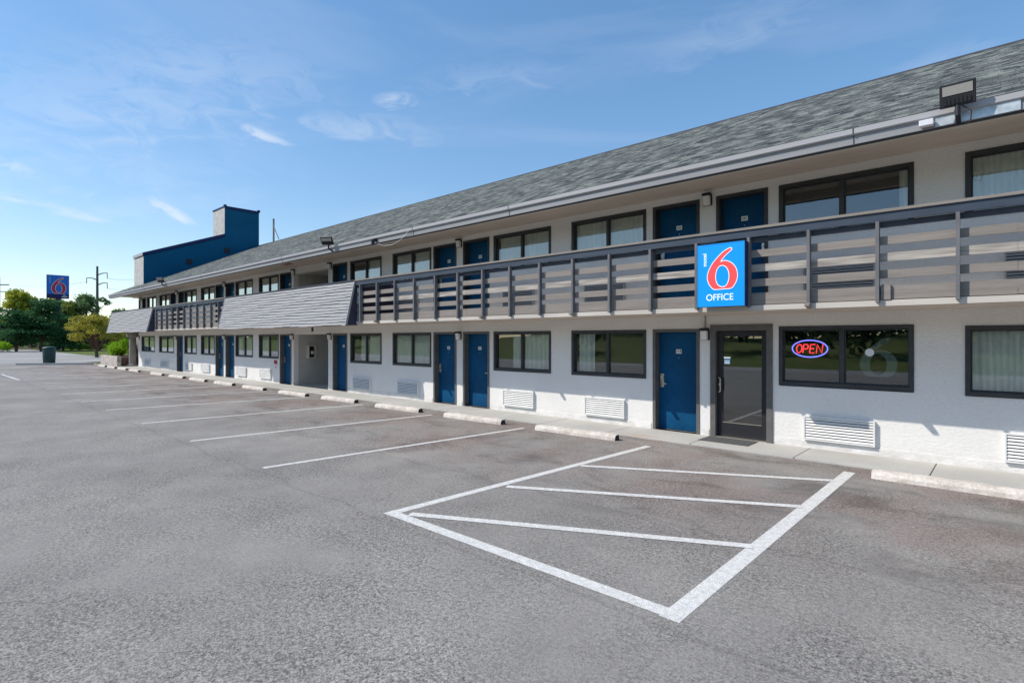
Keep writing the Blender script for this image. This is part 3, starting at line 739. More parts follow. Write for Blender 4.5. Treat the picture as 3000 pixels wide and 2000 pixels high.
gv = [(-.05, 1.0, 'ground floor grille cut by the right edge of the picture'), (-2.60, -1.57, 'white louvred grille under the office window with the neon sign'),
      (-7.11, -6.09, 'white grille under the window left of the numbered blue door'), (-9.65, -8.63, 'white grille right of the pair of blue doors, two windows left of the office'),
      (-14.2, -13.16, 'shaded ground floor grille left of the pair of blue doors'), (-16.78, -15.72, 'shaded ground floor grille just right of the door beside the passage'),
      (-24.27, -23.2, 'ground floor grille next to the small red notices'), (-26.81, -25.78, 'ground floor grille two windows left of the red notices'),
      (-31.48, -30.35, 'ground floor grille left of the distant pair of blue doors'), (-34.02, -32.95, 'ground floor grille right of the farthest single blue door'),
      (-38.5, -37.0, 'ground floor grille, second from the left end of the facade'), (-41.95, -40.7, 'small ground floor grille nearest the left end of the facade')]
for a, c, n in gv: grille(a, c, .24, .645, n, False)
uv_ = [(-.05, 1.0, 'balcony grille behind the railing at the right edge of the picture'), (-2.60, -1.57, 'balcony grille behind the railing just right of the blue office sign'),
       (-7.11, -6.09, 'balcony grille behind the railing, first one left of the blue office sign'), (-9.65, -8.63, 'balcony grille behind the railing, second one left of the blue office sign'),
       (-14.2, -13.16, 'balcony grille behind the railing, third one left of the blue office sign'), (-16.78, -15.72, 'balcony grille half hidden by the right end of the shingled panel')]
for a, c, n in uv_: grille(a, c, 2.765, 3.16, n, True)

# ------------------------------------------------------------------ signs
sg = thing('office_sign', (-3.43, RY-.06, 2.5), 'bright blue lit box sign reading OFFICE under a red six on the balcony railing', 'sign')
SX0, SX1, SZ0, SZ1, SYF = -3.84, -3.07, 2.475, 3.50, RY-.20
MB().box(SX0, SX1, SYF+.004, RY-.06, SZ0, SZ1).build('cabinet', M['navy'], sg)
MB().box(SX0+.012, SX1-.012, SYF-.004, SYF+.0035, SZ0+.012, SZ1-.012).build('face', M['signblue'], sg)
b = MB(); t_ = .014
b.box(SX0, SX1, SYF-.008, SYF+.003, SZ0, SZ0+.0115).box(SX0, SX1, SYF-.008, SYF+.003, SZ1-.0115, SZ1).box(SX0, SX0+.0115, SYF-.008, SYF+.003, SZ0+.0115, SZ1-.0115).box(SX1-.0115, SX1, SYF-.008, SYF+.003, SZ0+.0115, SZ1-.0115)
b.build('rim', mat('sign_rim_blue', (.02, .25, .60), .4), sg)
W_, H_ = SX1-SX0, SZ1-SZ0
S6 = six_scaled(W_, H_)
curve_mesh('numeral', S6, M['signred'], sg, on_front(SX0, SYF-.0065, SZ0), extrude=.002)
curve_mesh('numeral_outline', S6, M['signwhite'], sg, on_front(SX0, SYF-.008, SZ0), bevel=.0058, fill=False)
text_mesh('lettering', 'OFFICE', .150, M['signwhite'], sg, on_front(SX0+W_*.485, SYF-.006, SZ0+.147) @ Matrix.Diagonal((.93, 1, 1, 1)), extrude=.001, spacing=1.0)
text_mesh('lettering', 'motel', .092, M['signwhite'], sg, on_front(SX0+W_*.17, SYF-.006, SZ0+H_*.755) @ Matrix.Rotation(R(90), 4, 'Z'), extrude=.001, offset=.0008)

# neon sign
nx, nz, ny = -2.545, 1.785, WY+.115
ns = thing('neon_open_sign', (nx, ny, nz), 'lit neon OPEN sign with blue oval behind the office window', 'neon sign')
pts = [(nx+.275*math.cos(t), ny, nz+.145*math.sin(t)) for t in [2*math.pi*k/40 for k in range(41)]]
MB().tube(pts, .0095, 8).build('oval_tube', M['neonblue'], ns, smooth=True)
def stroke(b, P, x, w, h):
    b.tube([(nx+x+p[0]*w+.22*(p[1]-.5)*h*.5, ny-.005, nz+(p[1]-.5)*h) for p in P], .0072, 6)
b = MB(); lw, lh = .085, .145
O = [(.5+.5*math.cos(a), .5+.5*math.sin(a)) for a in [2*math.pi*k/18 for k in range(19)]]
xs_ = [-.205, -.098, .008, .112]
stroke(b, O, xs_[0], lw, lh)
stroke(b, [(0, 0), (0, 1), (.7, 1), (1, .85), (1, .6), (.7, .47), (0, .47)], xs_[1], lw*.85, lh)
stroke(b, [(1, 1), (0, 1), (0, 0), (1, 0)], xs_[2], lw*.85, lh); stroke(b, [(0, .5), (.85, .5)], xs_[2], lw*.85, lh)
stroke(b, [(0, 0), (0, 1), (1, 0), (1, 1)], xs_[3], lw, lh)
b.build('letter_tubes', M['neonred'], ns, smooth=True)
b = MB()
for dx in (-.2, .2): b.tube([(nx+dx, ny+.01, nz+.1), (nx+dx, ny+.01, 2.12)], .002, 4)
b.build('hanging_wire', M['wire'], ns)
# decals in the office window
def flat_six():
    o = curve_mesh('window_decal', six_scaled(.80, .98), M['decal'], None, on_front(-1.98, WY+.068, 1.08), extrude=.0008)
    tag(o, 'large faint frosted numeral six on the right office window pane', 'window decal')
flat_six()
o = MB().lathe([(.062, 0), (.062, .003)], (0, 0, 0), 28); o.xf(Matrix.Translation((-1.66, WY+.055, 1.735)) @ Matrix.Rotation(R(90), 4, 'X'))
st = o.build('window_sticker', M['sticker'], None, origin=(-1.66, WY+.055, 1.735)); tag(st, 'round pale sticker on the right pane of the office window', 'sticker')
mo = thing('desk_monitor', (-1.72, WY+1.8, 1.10), 'dark computer monitor on the office counter behind the window', 'monitor')
MB().box(-2.0, -1.5, WY+1.78, WY+1.81, 1.16, 1.45).build('screen', M['black'], mo); MB().box(-1.80, -1.70, WY+1.78, WY+1.84, 1.10, 1.17).build('stand', M['black'], mo)

# mat, notices, extinguisher
o = MB().box(-4.22, -3.34, 9.70, 10.22, .1005, .112).build('door_mat', M['mat_'], None, bevel=.003); tag(o, 'dark grey rubber mat on the sidewalk at the glass office door', 'door mat')
nt_ = thing('notice_sign', (-22.74, WY, .75), 'small red and white notices on the wall left of the passage door', 'notice')
MB().box(-22.98, -22.68, WY-.006, WY-.001, .90, 1.07).build('red_plate', M['red'], nt_); MB().box(-22.93, -22.72, WY-.006, WY-.001, .70, .885).build('white_plate', M['white'], nt_)
b = MB()
for k in range(3): b.box(-22.90, -22.75, WY-.0075, WY-.0065, .73+k*.045, .75+k*.045)
b.build('lettering', M['red'], nt_)
ex = thing('extinguisher_cabinet', (-21.2, 11.02, 1.2), 'cream framed fire extinguisher cabinet on the left wall of the passage', 'extinguisher cabinet')
b = MB(); X = passage[0]
b.box(X, X+.15, 10.85, 10.89, 1.16, 1.70).box(X, X+.15, 11.15, 11.19, 1.16, 1.70).box(X, X+.149, 10.89, 11.15, 1.16, 1.20).box(X, X+.149, 10.89, 11.15, 1.66, 1.70)
b.build('frame', M['frieze'], ex)
MB().box(X+.002, X+.01, 10.89, 11.15, 1.20, 1.66).build('back', M['ink'], ex)
MB().lathe([(.055, 0), (.06, .03), (.06, .26), (.03, .32), (.02, .36)], (X+.07, 11.02, 1.22), 16).build('extinguisher', M['ink'], ex, smooth=True)
MB().box(X+.133, X+.136, 10.96, 11.08, 1.34, 1.46).build('label_plate', M['white'], ex)

# floodlights on the eave
def floodlight(x, z, yaw, tilt, label, w=.46, h=.36, small=False):
    y = EY-.16
    t = thing('floodlight', (x, y, z), label, 'floodlight', 'floodlights along the eave')
    mm = Matrix.Translation((x, y, z+.13)) @ Matrix.Rotation(R(yaw), 4, 'Z') @ Matrix.Rotation(R(tilt), 4, 'X')
    def P(b, n, m, bev=0): b.xf(mm); return b.build(n, m, t, bevel=bev)
    P(MB().box(-w/2, w/2, 0, .035, 0, h), 'housing', M['black'], .01)
    P(MB().box(-w/2+.03, w/2-.03, -.006, -.001, h*.50, h-.03), 'lens', M['lens'])
    b = MB()
    for k in range(7): b.box(-w/2+.04+k*(w-.08)/7, -w/2+.07+k*(w-.08)/7, -.012, -.001, .03, h*.34)
    P(b, 'driver_fins', M['black'])
    MB().tube([(x, y+.02, z+.18), (x, y+.02, z+.03), (x, EY-.0, z-.04)], .028, 8).build('bracket', M['black'], t)
    MB().tube([(x+.03, y+.04, z+.15), (x+.13, y+.03, z+.05), (x+.12, y+.05, z-.09), (x+.02, y+.12, z-.07)], .007, 6).build('cable', M['wire'], t)
floodlight(-.47, 4.68, 0, 12, 'big black floodlight on the eave at the upper right', .35, .28)
floodlight(-15.55, 4.72, 30, 34, 'black floodlight tilted on the eave above the middle shingled panel', .40, .26)
floodlight(-32.3, 4.74, 30, 34, 'small distant black floodlight on the eave near the blue tower', .40, .26)
jb = MB().box(-.86, -.71, EY-.10, EY-.008, 4.672, 4.748).build('junction_box', M['plastic'], None, bevel=.008); tag(jb, 'white junction box on the fascia left of the big floodlight', 'junction box')
cb = thing('eave_camera', (-13.2, EY-.1, 4.68), 'small black camera with loose white cable under the eave', 'camera')
MB().tube([(-13.2, EY-.10, 4.74), (-13.2, EY-.10, 4.62)], .05, 12).build('body', M['black'], cb); MB().box(-13.26, -13.14, EY-.09, EY+.01, 4.70, 4.76).build('bracket', M['black'], cb)
MB().tube([(-13.12, EY-.03, 4.63), (-12.9, EY+.06, 4.55), (-12.5, EY+.05, 4.53), (-12.1, EY+.02, 4.60), (-11.8, EY-.02, 4.72), (-11.6, EY-.05, 4.80)], .0055, 6).build('cable', M['plastic'], cb)
b = MB(); b.tube([(-39.8, 17.8, 9.0), (-39.8, 17.8, 10.75)], .065, 10); b.tube([(-39.8, 17.8, 10.3), (-39.55, 17.75, 10.0), (-38.85, 17.75, 9.15)], .035, 8); b.tube([(-39.8, 17.8, 9.95), (-39.4, 17.75, 9.8)], .02, 6)
am = b.build('service_mast', M['column'], None, origin=(-39.8, 17.8, 9.0)); tag(am, 'thin dark mast with a brace on the roof ridge right of the blue tower', 'mast')

# ------------------------------------------------------------------ wheel stops
def wheel_stop(x0, length, y, rot, label):
    t = thing('wheel_stop', (x0, y, GZ), label, 'wheel stop', 'concrete wheel stops along the sidewalk')
    n = 16; prof = [(-.085, 0), (-.082, .055), (-.055, .108), (.055, .112), (.082, .055), (.085, 0)]
    b = MB(); rows = []
    for i in range(n+1):
        u = i/n*length; sc_ = 1 - (.12 if i in (0, n) else 0)
        rows.append([(u, p[0]*sc_+random.uniform(-.004, .004), p[1]*sc_+(random.uniform(-.005, .004) if p[1] > .01 else 0)) for p in prof])
    for r_ in rows: b.v += r_
    k = len(prof)
    for i in range(n):
        for j in range(k-1): a = i*k+j; b.f.append((a, a+k, a+k+1, a+1))
        b.f.append((i*k, i*k+k-1, i*k+2*k-1, i*k+k))
    b.f.append(tuple(range(0, k))); b.f.append(tuple(range(n*k+k-1, n*k-1, -1)))
    mm = Matrix.Rotation(rot, 4, 'Z')
    b.xf(Matrix.Translation((x0, y, GZ)) @ mm); b.build('concrete_bar', M['stop'], t)
    e = MB().prism([(p[0]*.9, p[1]*.9+.0) for p in prof], length+.001, length+.006); e.xf(Matrix.Translation((x0, y, GZ)) @ mm); e.build('end_face', M['rubber'], t)
stops = [(-1.38, 1.95, 8.80, .0, 'nearest pale wheel stop, cut by the right edge of the picture'), (-7.27, 1.88, 8.76, .03, 'wheel stop left of the hatched bay, in front of the window beside the numbered door'),
    (-10.12, 1.86, 8.72, .03, 'second wheel stop to the left of the hatched bay'), (-13.0, 1.84, 8.70, .04, 'third wheel stop to the left of the hatched bay'),
    (-16.0, 1.8, 8.72, .04, 'fourth wheel stop left of the hatched bay, by the door right of the passage'), (-18.75, 1.8, 8.62, .03, 'wheel stop in front of the open passage'),
    (-21.95, 1.85, 8.66, .0, 'wheel stop in front of the door left of the passage'), (-24.95, 1.85, 8.68, .02, 'wheel stop in front of the wall with red notices'),
    (-28.1, 1.95, 8.70, .0, 'wheel stop before the distant pair of blue doors'), (-31.1, 1.95, 8.70, .02, 'sixth wheel stop from the far left end of the row'),
    (-34.2, 1.95, 8.70, .0, 'fifth wheel stop from the far left end of the row'), (-38.6, 1.9, 8.72, .0, 'fourth wheel stop from the far left end of the row'),
    (-41.4, 1.9, 8.74, .0, 'third wheel stop from the far left end of the row'), (-44.2, 1.9, 8.76, .0, 'second wheel stop from the far left end of the row'),
    (-47.0, 1.9, 8.8, .0, 'farthest wheel stop, by the pale stone planter')]
for s_ in stops: wheel_stop(*s_)

# ------------------------------------------------------------------ trees and plants
def leaf_mat(name, c1, c2, scale=.6):
    m = bpy.data.materials.new(name); m.use_nodes = True; nt = m.node_tree; N = nt.nodes; L = nt.links
    b = N['Principled BSDF']; b.inputs['Roughness'].default_value = .7; b.inputs['Specular IOR Level'].default_value = .2
    g = N.new('ShaderNodeNewGeometry'); r = N.new('ShaderNodeValToRGB')
    tc = N.new('ShaderNodeTexCoord'); n = N.new('ShaderNodeTexNoise'); n.inputs['Scale'].default_value = scale; L.new(tc.outputs['Object'], n.inputs['Vector'])
    a = N.new('ShaderNodeMath'); a.operation = 'MULTIPLY_ADD'; a.inputs[1].default_value = .45; L.new(g.outputs['Random Per Island'], a.inputs[0]); 
    m2 = N.new('ShaderNodeMath'); m2.operation = 'MULTIPLY'; m2.inputs[1].default_value = .6; L.new(n.outputs['Fac'], m2.inputs[0]); L.new(m2.outputs[0], a.inputs[2])
    r.color_ramp.elements[0].position = .2; r.color_ramp.elements[1].position = .8
    r.color_ramp.elements[0].color = (*c1, 1); r.color_ramp.elements[1].color = (*c2, 1); L.new(a.outputs[0], r.inputs[0]); L.new(r.outputs[0], b.inputs['Base Color'])
    t = N.new('ShaderNodeBsdfTranslucent'); L.new(r.outputs[0], t.inputs[0]); x = N.new('ShaderNodeMixShader'); x.inputs[0].default_value = .40
    L.new(b.outputs[0], x.inputs[1]); L.new(t.outputs[0], x.inputs[2]); L.new(x.outputs[0], N['Material Output'].inputs[0])
    return m
LM = dict(pine=leaf_mat('pine_needles', (.008, .045, .020), (.08, .22, .08)), yellow=leaf_mat('yellowing_leaves', (.16, .22, .02), (.62, .62, .08)),
          green=leaf_mat('green_leaves', (.05, .12, .045), (.22, .32, .12)), orange=leaf_mat('turning_leaves', (.12, .15, .02), (.58, .50, .08), 1.2),
          lime=leaf_mat('lime_shrub_leaves', (.12, .28, .01), (.35, .55, .03)), dark=leaf_mat('dark_leaves', (.012, .035, .018), (.06, .12, .04)),
          olive=leaf_mat('olive_leaves', (.07, .12, .02), (.33, .38, .08)))
def leaves(centers, radii, count, size, flat=1.0, droop=0.0):
    """leaf quads scattered through blobs, thinned towards their inside"""
    out = MB(); V = []; F = []
    w = np.array([r[0]*r[1]*r[2] for r in radii])**(2/3); w = w/w.sum()
    for c, r, ww in zip(centers, radii, w):
        n = max(6, int(count*ww))
        d = rng.normal(size=(n, 3)); d /= np.linalg.norm(d, axis=1)[:, None]
        rad = rng.uniform(.35, 1.0, n)**.45 * (1+rng.normal(0, .16, n))
        p = np.array(c)+d*rad[:, None]*np.array(r)
        a = rng.normal(size=(n, 3)); a[:, 2] *= flat; a /= np.linalg.norm(a, axis=1)[:, None]
        q = rng.normal(size=(n, 3)); q[:, 2] *= flat; q -= a*(a*q).sum(1)[:, None]; q /= np.linalg.norm(q, axis=1)[:, None]
        s = size*rng.uniform(.5, 1.3, n)[:, None]
        V.append(np.stack([p-a*s, p+q*s*.6, p+a*s, p-q*s*.6], 1).reshape(-1, 3))
    V = np.concatenate(V); out.v = [tuple(x) for x in V.tolist()]; out.f = [(4*i, 4*i+1, 4*i+2, 4*i+3) for i in range(len(V)//4)]
    return out
def pxy(px, depth):
    th = math.atan(1600/1757); s, c = math.sin(th), math.cos(th); u = (px-1500)/1600*depth
    return u*c-depth*s, u*s+depth*c
def tree(name, px, depth, height, width, lm, label, group, count=3500, leaf=.22, bottom=.25, kind='round', trunk=.18, lobes=16, flatness=1):
    x, y = pxy(px, depth); t = thing(name, (x, y, GZ), label, 'tree', group)
    rs = random.Random(label)
    tb = MB(); top = height*.75
    p = [(x, y, GZ-.1)]; q = Vector((x, y, GZ))
    for k in range(1, 6): p.append((x+rs.uniform(-.05, .05)*k, y+rs.uniform(-.05, .05)*k, GZ+top*k/5))
    tb.tube(p, [trunk*(1-.14*k) for k in range(6)], 8)
    C = []; Rr = []
    for k in range(lobes):
        if kind == 'pine':
            f = bottom+(1-bottom)*(k+.5)/lobes*.97; ang = rs.uniform(0, 6.28); rr = width/2*(1.05-f*.75)*rs.uniform(.25, .72)
            c = (x+rr*math.cos(ang), y+rr*math.sin(ang), GZ+height*f); r = (width*.26*(1.15-f*.6), width*.26*(1.15-f*.6), height*.045)
        else:
            f = bottom+(1-bottom)*rs.uniform(.12, .88); ang = rs.uniform(0, 6.28); env = math.sin(math.pi*min(1, max(.1, (f-bottom)/(1-bottom)*.86+.1)))**.6
            rr = width/2*env*rs.uniform(.2, .95)
            c = (x+rr*math.cos(ang), y+rr*math.sin(ang), GZ+height*f); q_ = width*rs.uniform(.06, .14); r = (q_, q_, q_*.72*flatness)
        C.append(c); Rr.append(r)
        if k % 2 == 0:
            s0 = GZ+max(.2, (c[2]-GZ)*(.32 if name == 'ornamental_tree' else .55)); s0 = min(s0, GZ+top*.9)
            tb.tube([(x, y, s0), ((x*.45+c[0]*.55), (y*.45+c[1]*.55), s0*.4+c[2]*.6), c], [trunk*.4, trunk*.25, trunk*.08], 6)
    if kind != 'pine': C.append((x, y, GZ+height*(.86))); Rr.append((width*.2, width*.2, height*.13))
    tb.build('trunk', M['bark'], t)
    leaves(C, Rr, count, leaf, flat=(.5 if kind == 'pine' else 1)).build('crown', LM[lm], t)
    return t
G1 = 'trees behind the car park'
tree('pine_tree', 122, 84, 8.1, 9.6, 'pine', 'dark green spreading pine in front of the tall blue pole sign', G1, 9000, .17, .30, 'pine', .26, 30)
tree('pine_tree', 48, 82, 6.3, 9.0, 'pine', 'low dark blue-green pine at the left edge of the picture', G1, 8000, .17, .16, 'pine', .20, 26)
tree('pine_tree', 185, 88, 5.6, 8.5, 'pine', 'low dark pine right of the pole of the blue sign', G1, 7000, .17, .12, 'pine', .2, 24)
tree('maple_tree', 48, 112, 12.2, 8.2, 'yellow', 'tall rounded yellow-green tree at the far left of the picture', G1, 7000, .24, .2, 'round', .3, 26)
tree('maple_tree', 92, 116, 10.6, 7.5, 'olive', 'olive green tree between the yellow tree and the dark pine', G1, 5500, .24, .2, 'round', .3, 20)
tree('maple_tree', 160, 118, 11.0, 8.6, 'yellow', 'yellow-green tree top right behind the blue pole sign', G1, 6000, .24, .2, 'round', .3, 22)
tree('ash_tree', 205, 108, 9.4, 6.5, 'olive', 'mid green tree just right of the pole sign', G1, 4500, .22, .2, 'round', .25, 18)
tree('ash_tree', 252, 112, 11.2, 9.5, 'green', 'airy grey-green tree in front of the power pole', G1, 7000, .20, .30, 'round', .28, 24)
tree('ash_tree', 352, 120, 8.6, 8.0, 'green', 'green tree top peeping over the shingled balcony end', G1, 4000, .22, .2, 'round', .25, 16)
tree('ornamental_tree', 284, 57, 4.55, 5.3, 'orange', 'small spreading tree with yellow and rust leaves beside the planter', G1, 9500, .085, .30, 'round', .17, 60, .6)
tree('dark_tree', 345, 95, 5.2, 9.0, 'dark', 'dark tree filling the gap under the left balcony end', G1, 6000, .2, .05, 'round', .2, 18)
tree('dark_tree', 20, 100, 5.0, 9.0, 'dark', 'dark tree behind the leftmost pine', G1, 5000, .2, .02, 'round', .2, 16)
tree('dark_tree', 118, 100, 5.0, 10.0, 'dark', 'dark tree behind the trunk of the spreading pine', G1, 5000, .2, .02, 'round', .2, 16)
tree('dark_tree', 215, 103, 5.2, 9.5, 'dark', 'dark tree behind the row of lime shrubs', G1, 5000, .2, .12, 'round', .2, 16)
def shrub(px, depth, h, w, lm, label, group, z0=None, n=1400, leaf=.09, yx=None):
    x, y = yx if yx else pxy(px, depth); z = GZ if z0 is None else z0
    t = thing('shrub', (x, y, z), label, 'shrub', group)
    C = [(x+random.uniform(-.32, .32)*w, y+random.uniform(-.3, .3)*w, z+h*random.uniform(.35, .75)) for _ in range(9)]
    Rr = [(w*.22, w*.22, h*.28)]*9
    s = MB()
    for c in C: s.tube([(x, y, z-.02), c], [.02, .008], 5)
    s.build('stem', M['bark'], t); leaves(C, Rr, n, leaf).build('foliage', LM[lm], t)
G2 = 'bright shrubs at the edge of the lawn'
for k, (px, d, h, w, l) in enumerate(((210, 92, 1.1, 3.2, 'leftmost lime green shrub beyond the lawn'), (232, 91, 1.35, 3.2, 'second lime green shrub beyond the lawn, left of the small tree'),
        (262, 90, 1.1, 3.4, 'third lime green shrub beyond the lawn, behind the small tree trunk'), (288, 90, 1.15, 3.2, 'rightmost lime green shrub beyond the lawn'))):
    shrub(px, d, h, w, 'lime', l, G2, leaf=.13)
shrub(6, 78, 1.75, 2.4, 'lime', 'green bush at the extreme left edge below the pine', G2, leaf=.12)
wood = leaves([(pxy(px, 124)[0], pxy(px, 124)[1], GZ+2.2+random.uniform(-.3, .8)) for px in range(-60, 460, 12)], [(3.2, 3.2, 2.5)]*44, 16000, .3)
w_ = wood.build('woods', LM['dark']); w_['kind'] = 'stuff'; tag(w_, 'dark undergrowth filling the gaps behind the trees', 'woods')
bwc = [(random.uniform(-330, 30), random.uniform(-64, -50), GZ+random.uniform(2.5, 10)) for _ in range(330)]+[(bx_+random.uniform(-2.2, 2.2), by_+random.uniform(-2, 2), GZ+random.uniform(1.6, 7.5)) for bx_, by_ in ((-9.5, -33), (-21, -36), (-36, -30), (-2, -38), (-60, -34), (-85, -32)) for _ in range(14)]
bw = leaves(bwc, [(4.2, 3.0, 2.8)]*330+[(1.5, 1.5, 1.2)]*84, 80000, .42)
bw = bw.build('woods', LM['dark']); bw['kind'] = 'stuff'; tag(bw, 'tree line across the street, seen mirrored in the windows', 'woods')

# planter
pl = thing('stone_planter', (-47.0, 9.9, GZ), 'pale whitewashed stone planter box at the far left corner of the motel', 'planter')
b = MB(); z1 = .78
b.box(-49.4, -44.6, 9.32, 9.57, GZ-.02, z1).box(-49.4, -49.15, 9.57, 11.8, GZ-.02, z1).box(-49.15, -44.6, 11.55, 11.8, GZ-.02, z1)
b.build('wall', M['planter'], pl, bevel=.03)
MB().box(-49.15, -44.6, 9.57, 11.55, GZ, .70).build('soil', M['bark'], pl)
G3 = 'shrubs growing in the stone planter'
for k, (x, y, h, w, l) in enumerate(((-48.4, 10.2, 1.15, 1.5, 'bright green shrub at the left end of the stone planter'), (-46.9, 10.0, .75, 1.3, 'low lime plant in the middle of the stone planter'),
        (-45.6, 10.3, 1.3, 1.5, 'bright green shrub at the right end of the stone planter'))):
    shrub(0, 0, h, w, 'lime', l, G3, z0=.70, n=1500, leaf=.07, yx=(x, y))
# traffic island kerb and the bin on it
ic = MB(); pts_ = [(-53.2, 5.1), (-52.5, 5.9), (-51.6, 7.0), (-50.4, 8.3), (-49.9, 8.95)]
for a, c in zip(pts_[:-1], pts_[1:]):
    a = Vector(a); c = Vector(c); d_ = (c-a).normalized(); n_ = Vector((-d_.y, d_.x))*.09
    i = len(ic.v); ic.v += [(*(a-n_), GZ-.02), (*(c-n_), GZ-.02), (*(c+n_), GZ-.02), (*(a+n_), GZ-.02), (*(a-n_), GZ+.13), (*(c-n_), GZ+.13), (*(c+n_), GZ+.13), (*(a+n_), GZ+.13)]
    ic.f += [(i,i+3,i+2,i+1),(i+4,i+5,i+6,i+7),(i,i+1,i+5,i+4),(i+1,i+2,i+6,i+5),(i+2,i+3,i+7,i+6),(i+3,i,i+4,i+7)]
structure(ic.build('kerb', M['walk'], None))
tx, ty = pxy(144, 42.4)
tc_ = thing('trash_bin', (tx, ty, GZ), 'dark green barrel-shaped trash bin standing by the kerb far left', 'trash bin')
MB().lathe([(.34, 0), (.37, .03), (.40, .55), (.41, 1.10), (.405, 1.13)], (tx, ty, GZ), 24).build('barrel', M['can'], tc_, smooth=True)
MB().lathe([(.43, 1.125), (.43, 1.18), (.38, 1.25), (.20, 1.31), (.05, 1.325)], (tx, ty, GZ), 24).build('lid', M['can'], tc_, smooth=True)

# pole sign
th = math.atan(1600/1757)
sx_, sy_ = pxy(170, 93)
py = thing('pole_sign', (sx_, sy_, GZ), 'tall blue pole sign with a red numeral six above the trees', 'sign')
PW, PH = 2.98, 3.95; PZ0 = 993; z_top = 1.95+(993-806)*93/1600; z_bot = z_top-PH
MB().box(sx_-.25, sx_-.01, sy_-PW/2, sy_+PW/2, z_bot, z_top).build('cabinet', M['pylonnavy'], py)
MB().box(sx_-.009, sx_+.01, sy_-PW/2+.05, sy_+PW/2-.05, z_bot+.72, z_top-.05).build('face', M['pylonblue'], py)
Y0 = sy_-PW/2
S6b = six_scaled(PW*1.0, PH*.98, .02, 0)
# numeral fitted to the blue field
def fit(Ss, x0, x1, y0, y1):
    ax = [p[0] for p in Ss[0]]; ay = [p[1] for p in Ss[0]]; a0, a1, b0, b1 = min(ax), max(ax), min(ay), max(ay)
    return [[(x0+(p[0]-a0)/(a1-a0)*(x1-x0), y0+(p[1]-b0)/(b1-b0)*(y1-y0)) for p in s] for s in Ss]
S6b = fit(SIX, .20*PW, .855*PW, .205*PH, .90*PH)
curve_mesh('numeral', S6b, M['pylonred'], py, on_plusx(sx_+.014, Y0, z_bot), extrude=.003)
curve_mesh('numeral_outline', S6b, M['pylonwhite'], py, on_plusx(sx_+.016, Y0, z_bot), bevel=.035, fill=False)
text_mesh('lettering', 'motel', .48, M['stickblue'], py, on_plusx(sx_+.013, Y0+PW*.13, z_bot+PH*.78) @ Matrix.Rotation(R(90), 4, 'Z'), extrude=.002)
b = MB()
b.box(sx_-.0095, sx_+.0, Y0+PW*.72, Y0+PW*.86, z_bot+.50, z_bot+.60).box(sx_-.0095, sx_+.0, Y0+PW*.66, Y0+PW*.94, z_bot+.24, z_bot+.36)
b.build('small_lettering', M['pylonwhite'], py)
MB().tube([(sx_-.13, sy_+.02, GZ), (sx_-.13, sy_+.02, z_bot+.02)], .36, 14).build('pole', M['pylonnavy'], py)

# power poles
def davit(px, depth, h, label, arms):
    x, y = pxy(px, depth); t = thing('power_pole', (x, y, GZ), label, 'power pole', 'power poles beyond the trees')
    MB().tube([(x, y, GZ), (x, y, h*.5), (x, y, h)], [.45, .36, .26], 10).build('pole', M['pole'], t)
    ca, sa = math.cos(th), math.sin(th)
    for side, z, L_ in arms:
        dx, dy = side*ca, side*sa
        MB().tube([(x, y, z), (x+dx*L_*.5, y+dy*L_*.5, z+.55), (x+dx*L_, y+dy*L_, z+.65)], [.17, .13, .09], 6).build('arm', M['pole'], t)
        MB().tube([(x+dx*L_, y+dy*L_, z+.6), (x+dx*(L_+.05), y+dy*(L_+.05), z-1.0)], .10, 6).build('insulator', M['pole'], t)
    return x, y
def zz(py_, d): return 1.95+(993-py_)*d/1600
D = 160
davit(285, D, zz(780, D), 'tall grey power pole with curved arms between the sign and the motel roof', [(1, zz(806, D), 2.9), (-1, zz(820, D), 3.1), (1, zz(835, D), 2.9)])
x, y = pxy(280, D+3)
D2 = 95
x, y = pxy(-3, D2); t = thing('power_pole', (x, y, GZ), 'power pole with crossarms at the extreme left edge', 'power pole', 'power poles beyond the trees')
MB().tube([(x, y, GZ), (x, y, zz(812, D2))], [.2, .15], 8).build('pole', M['pole'], t)
ca, sa = math.cos(th), math.sin(th)
MB().tube([(x-2*ca, y-2*sa, zz(834, D2)), (x+1.75*ca, y+1.75*sa, zz(834, D2))], .09, 6).build('crossarm', M['pole'], t)
MB().tube([(x-1.5*ca, y-1.5*sa, zz(854, D2)), (x+1.3*ca, y+1.3*sa, zz(854, D2))], .07, 6).build('crossarm', M['pole'], t)
for q, (ya, yb, pa, dd) in enumerate(((815, 812, 314, D), (845, 838, 314, D), (826, 836, 254, D))):
    a = pxy(pa, dd); c = pxy(430 if q < 2 else 40, dd+60); n = 10
    P_ = []
    for k in range(n+1):
        u = k/n; P_.append((a[0]*(1-u)+c[0]*u, a[1]*(1-u)+c[1]*u, zz(ya, dd)*(1-u)+zz(yb, dd+60)*u-3.2*u*(1-u)))
    w = MB().tube(P_, .028, 4).build('power_line', M['wire'], None, origin=P_[0]); tag(w, ('upper cable running right from the tall power pole', 'lower cable running right from the tall power pole', 'cable running left from the curved arm of the tall power pole')[q], 'cable', 'overhead cables')

# ------------------------------------------------------------------ camera, light, sky
cam = bpy.data.cameras.new('camera'); co = bpy.data.objects.new('camera', cam); COL.objects.link(co)
cam.lens = 19.2; cam.sensor_width = 36; cam.sensor_fit = 'HORIZONTAL'; cam.shift_y = -7/3000; cam.clip_end = 3000; cam.clip_start = .05
co.location = (0, 0, 1.95); co.rotation_euler = (R(90), 0, th); sc.camera = co

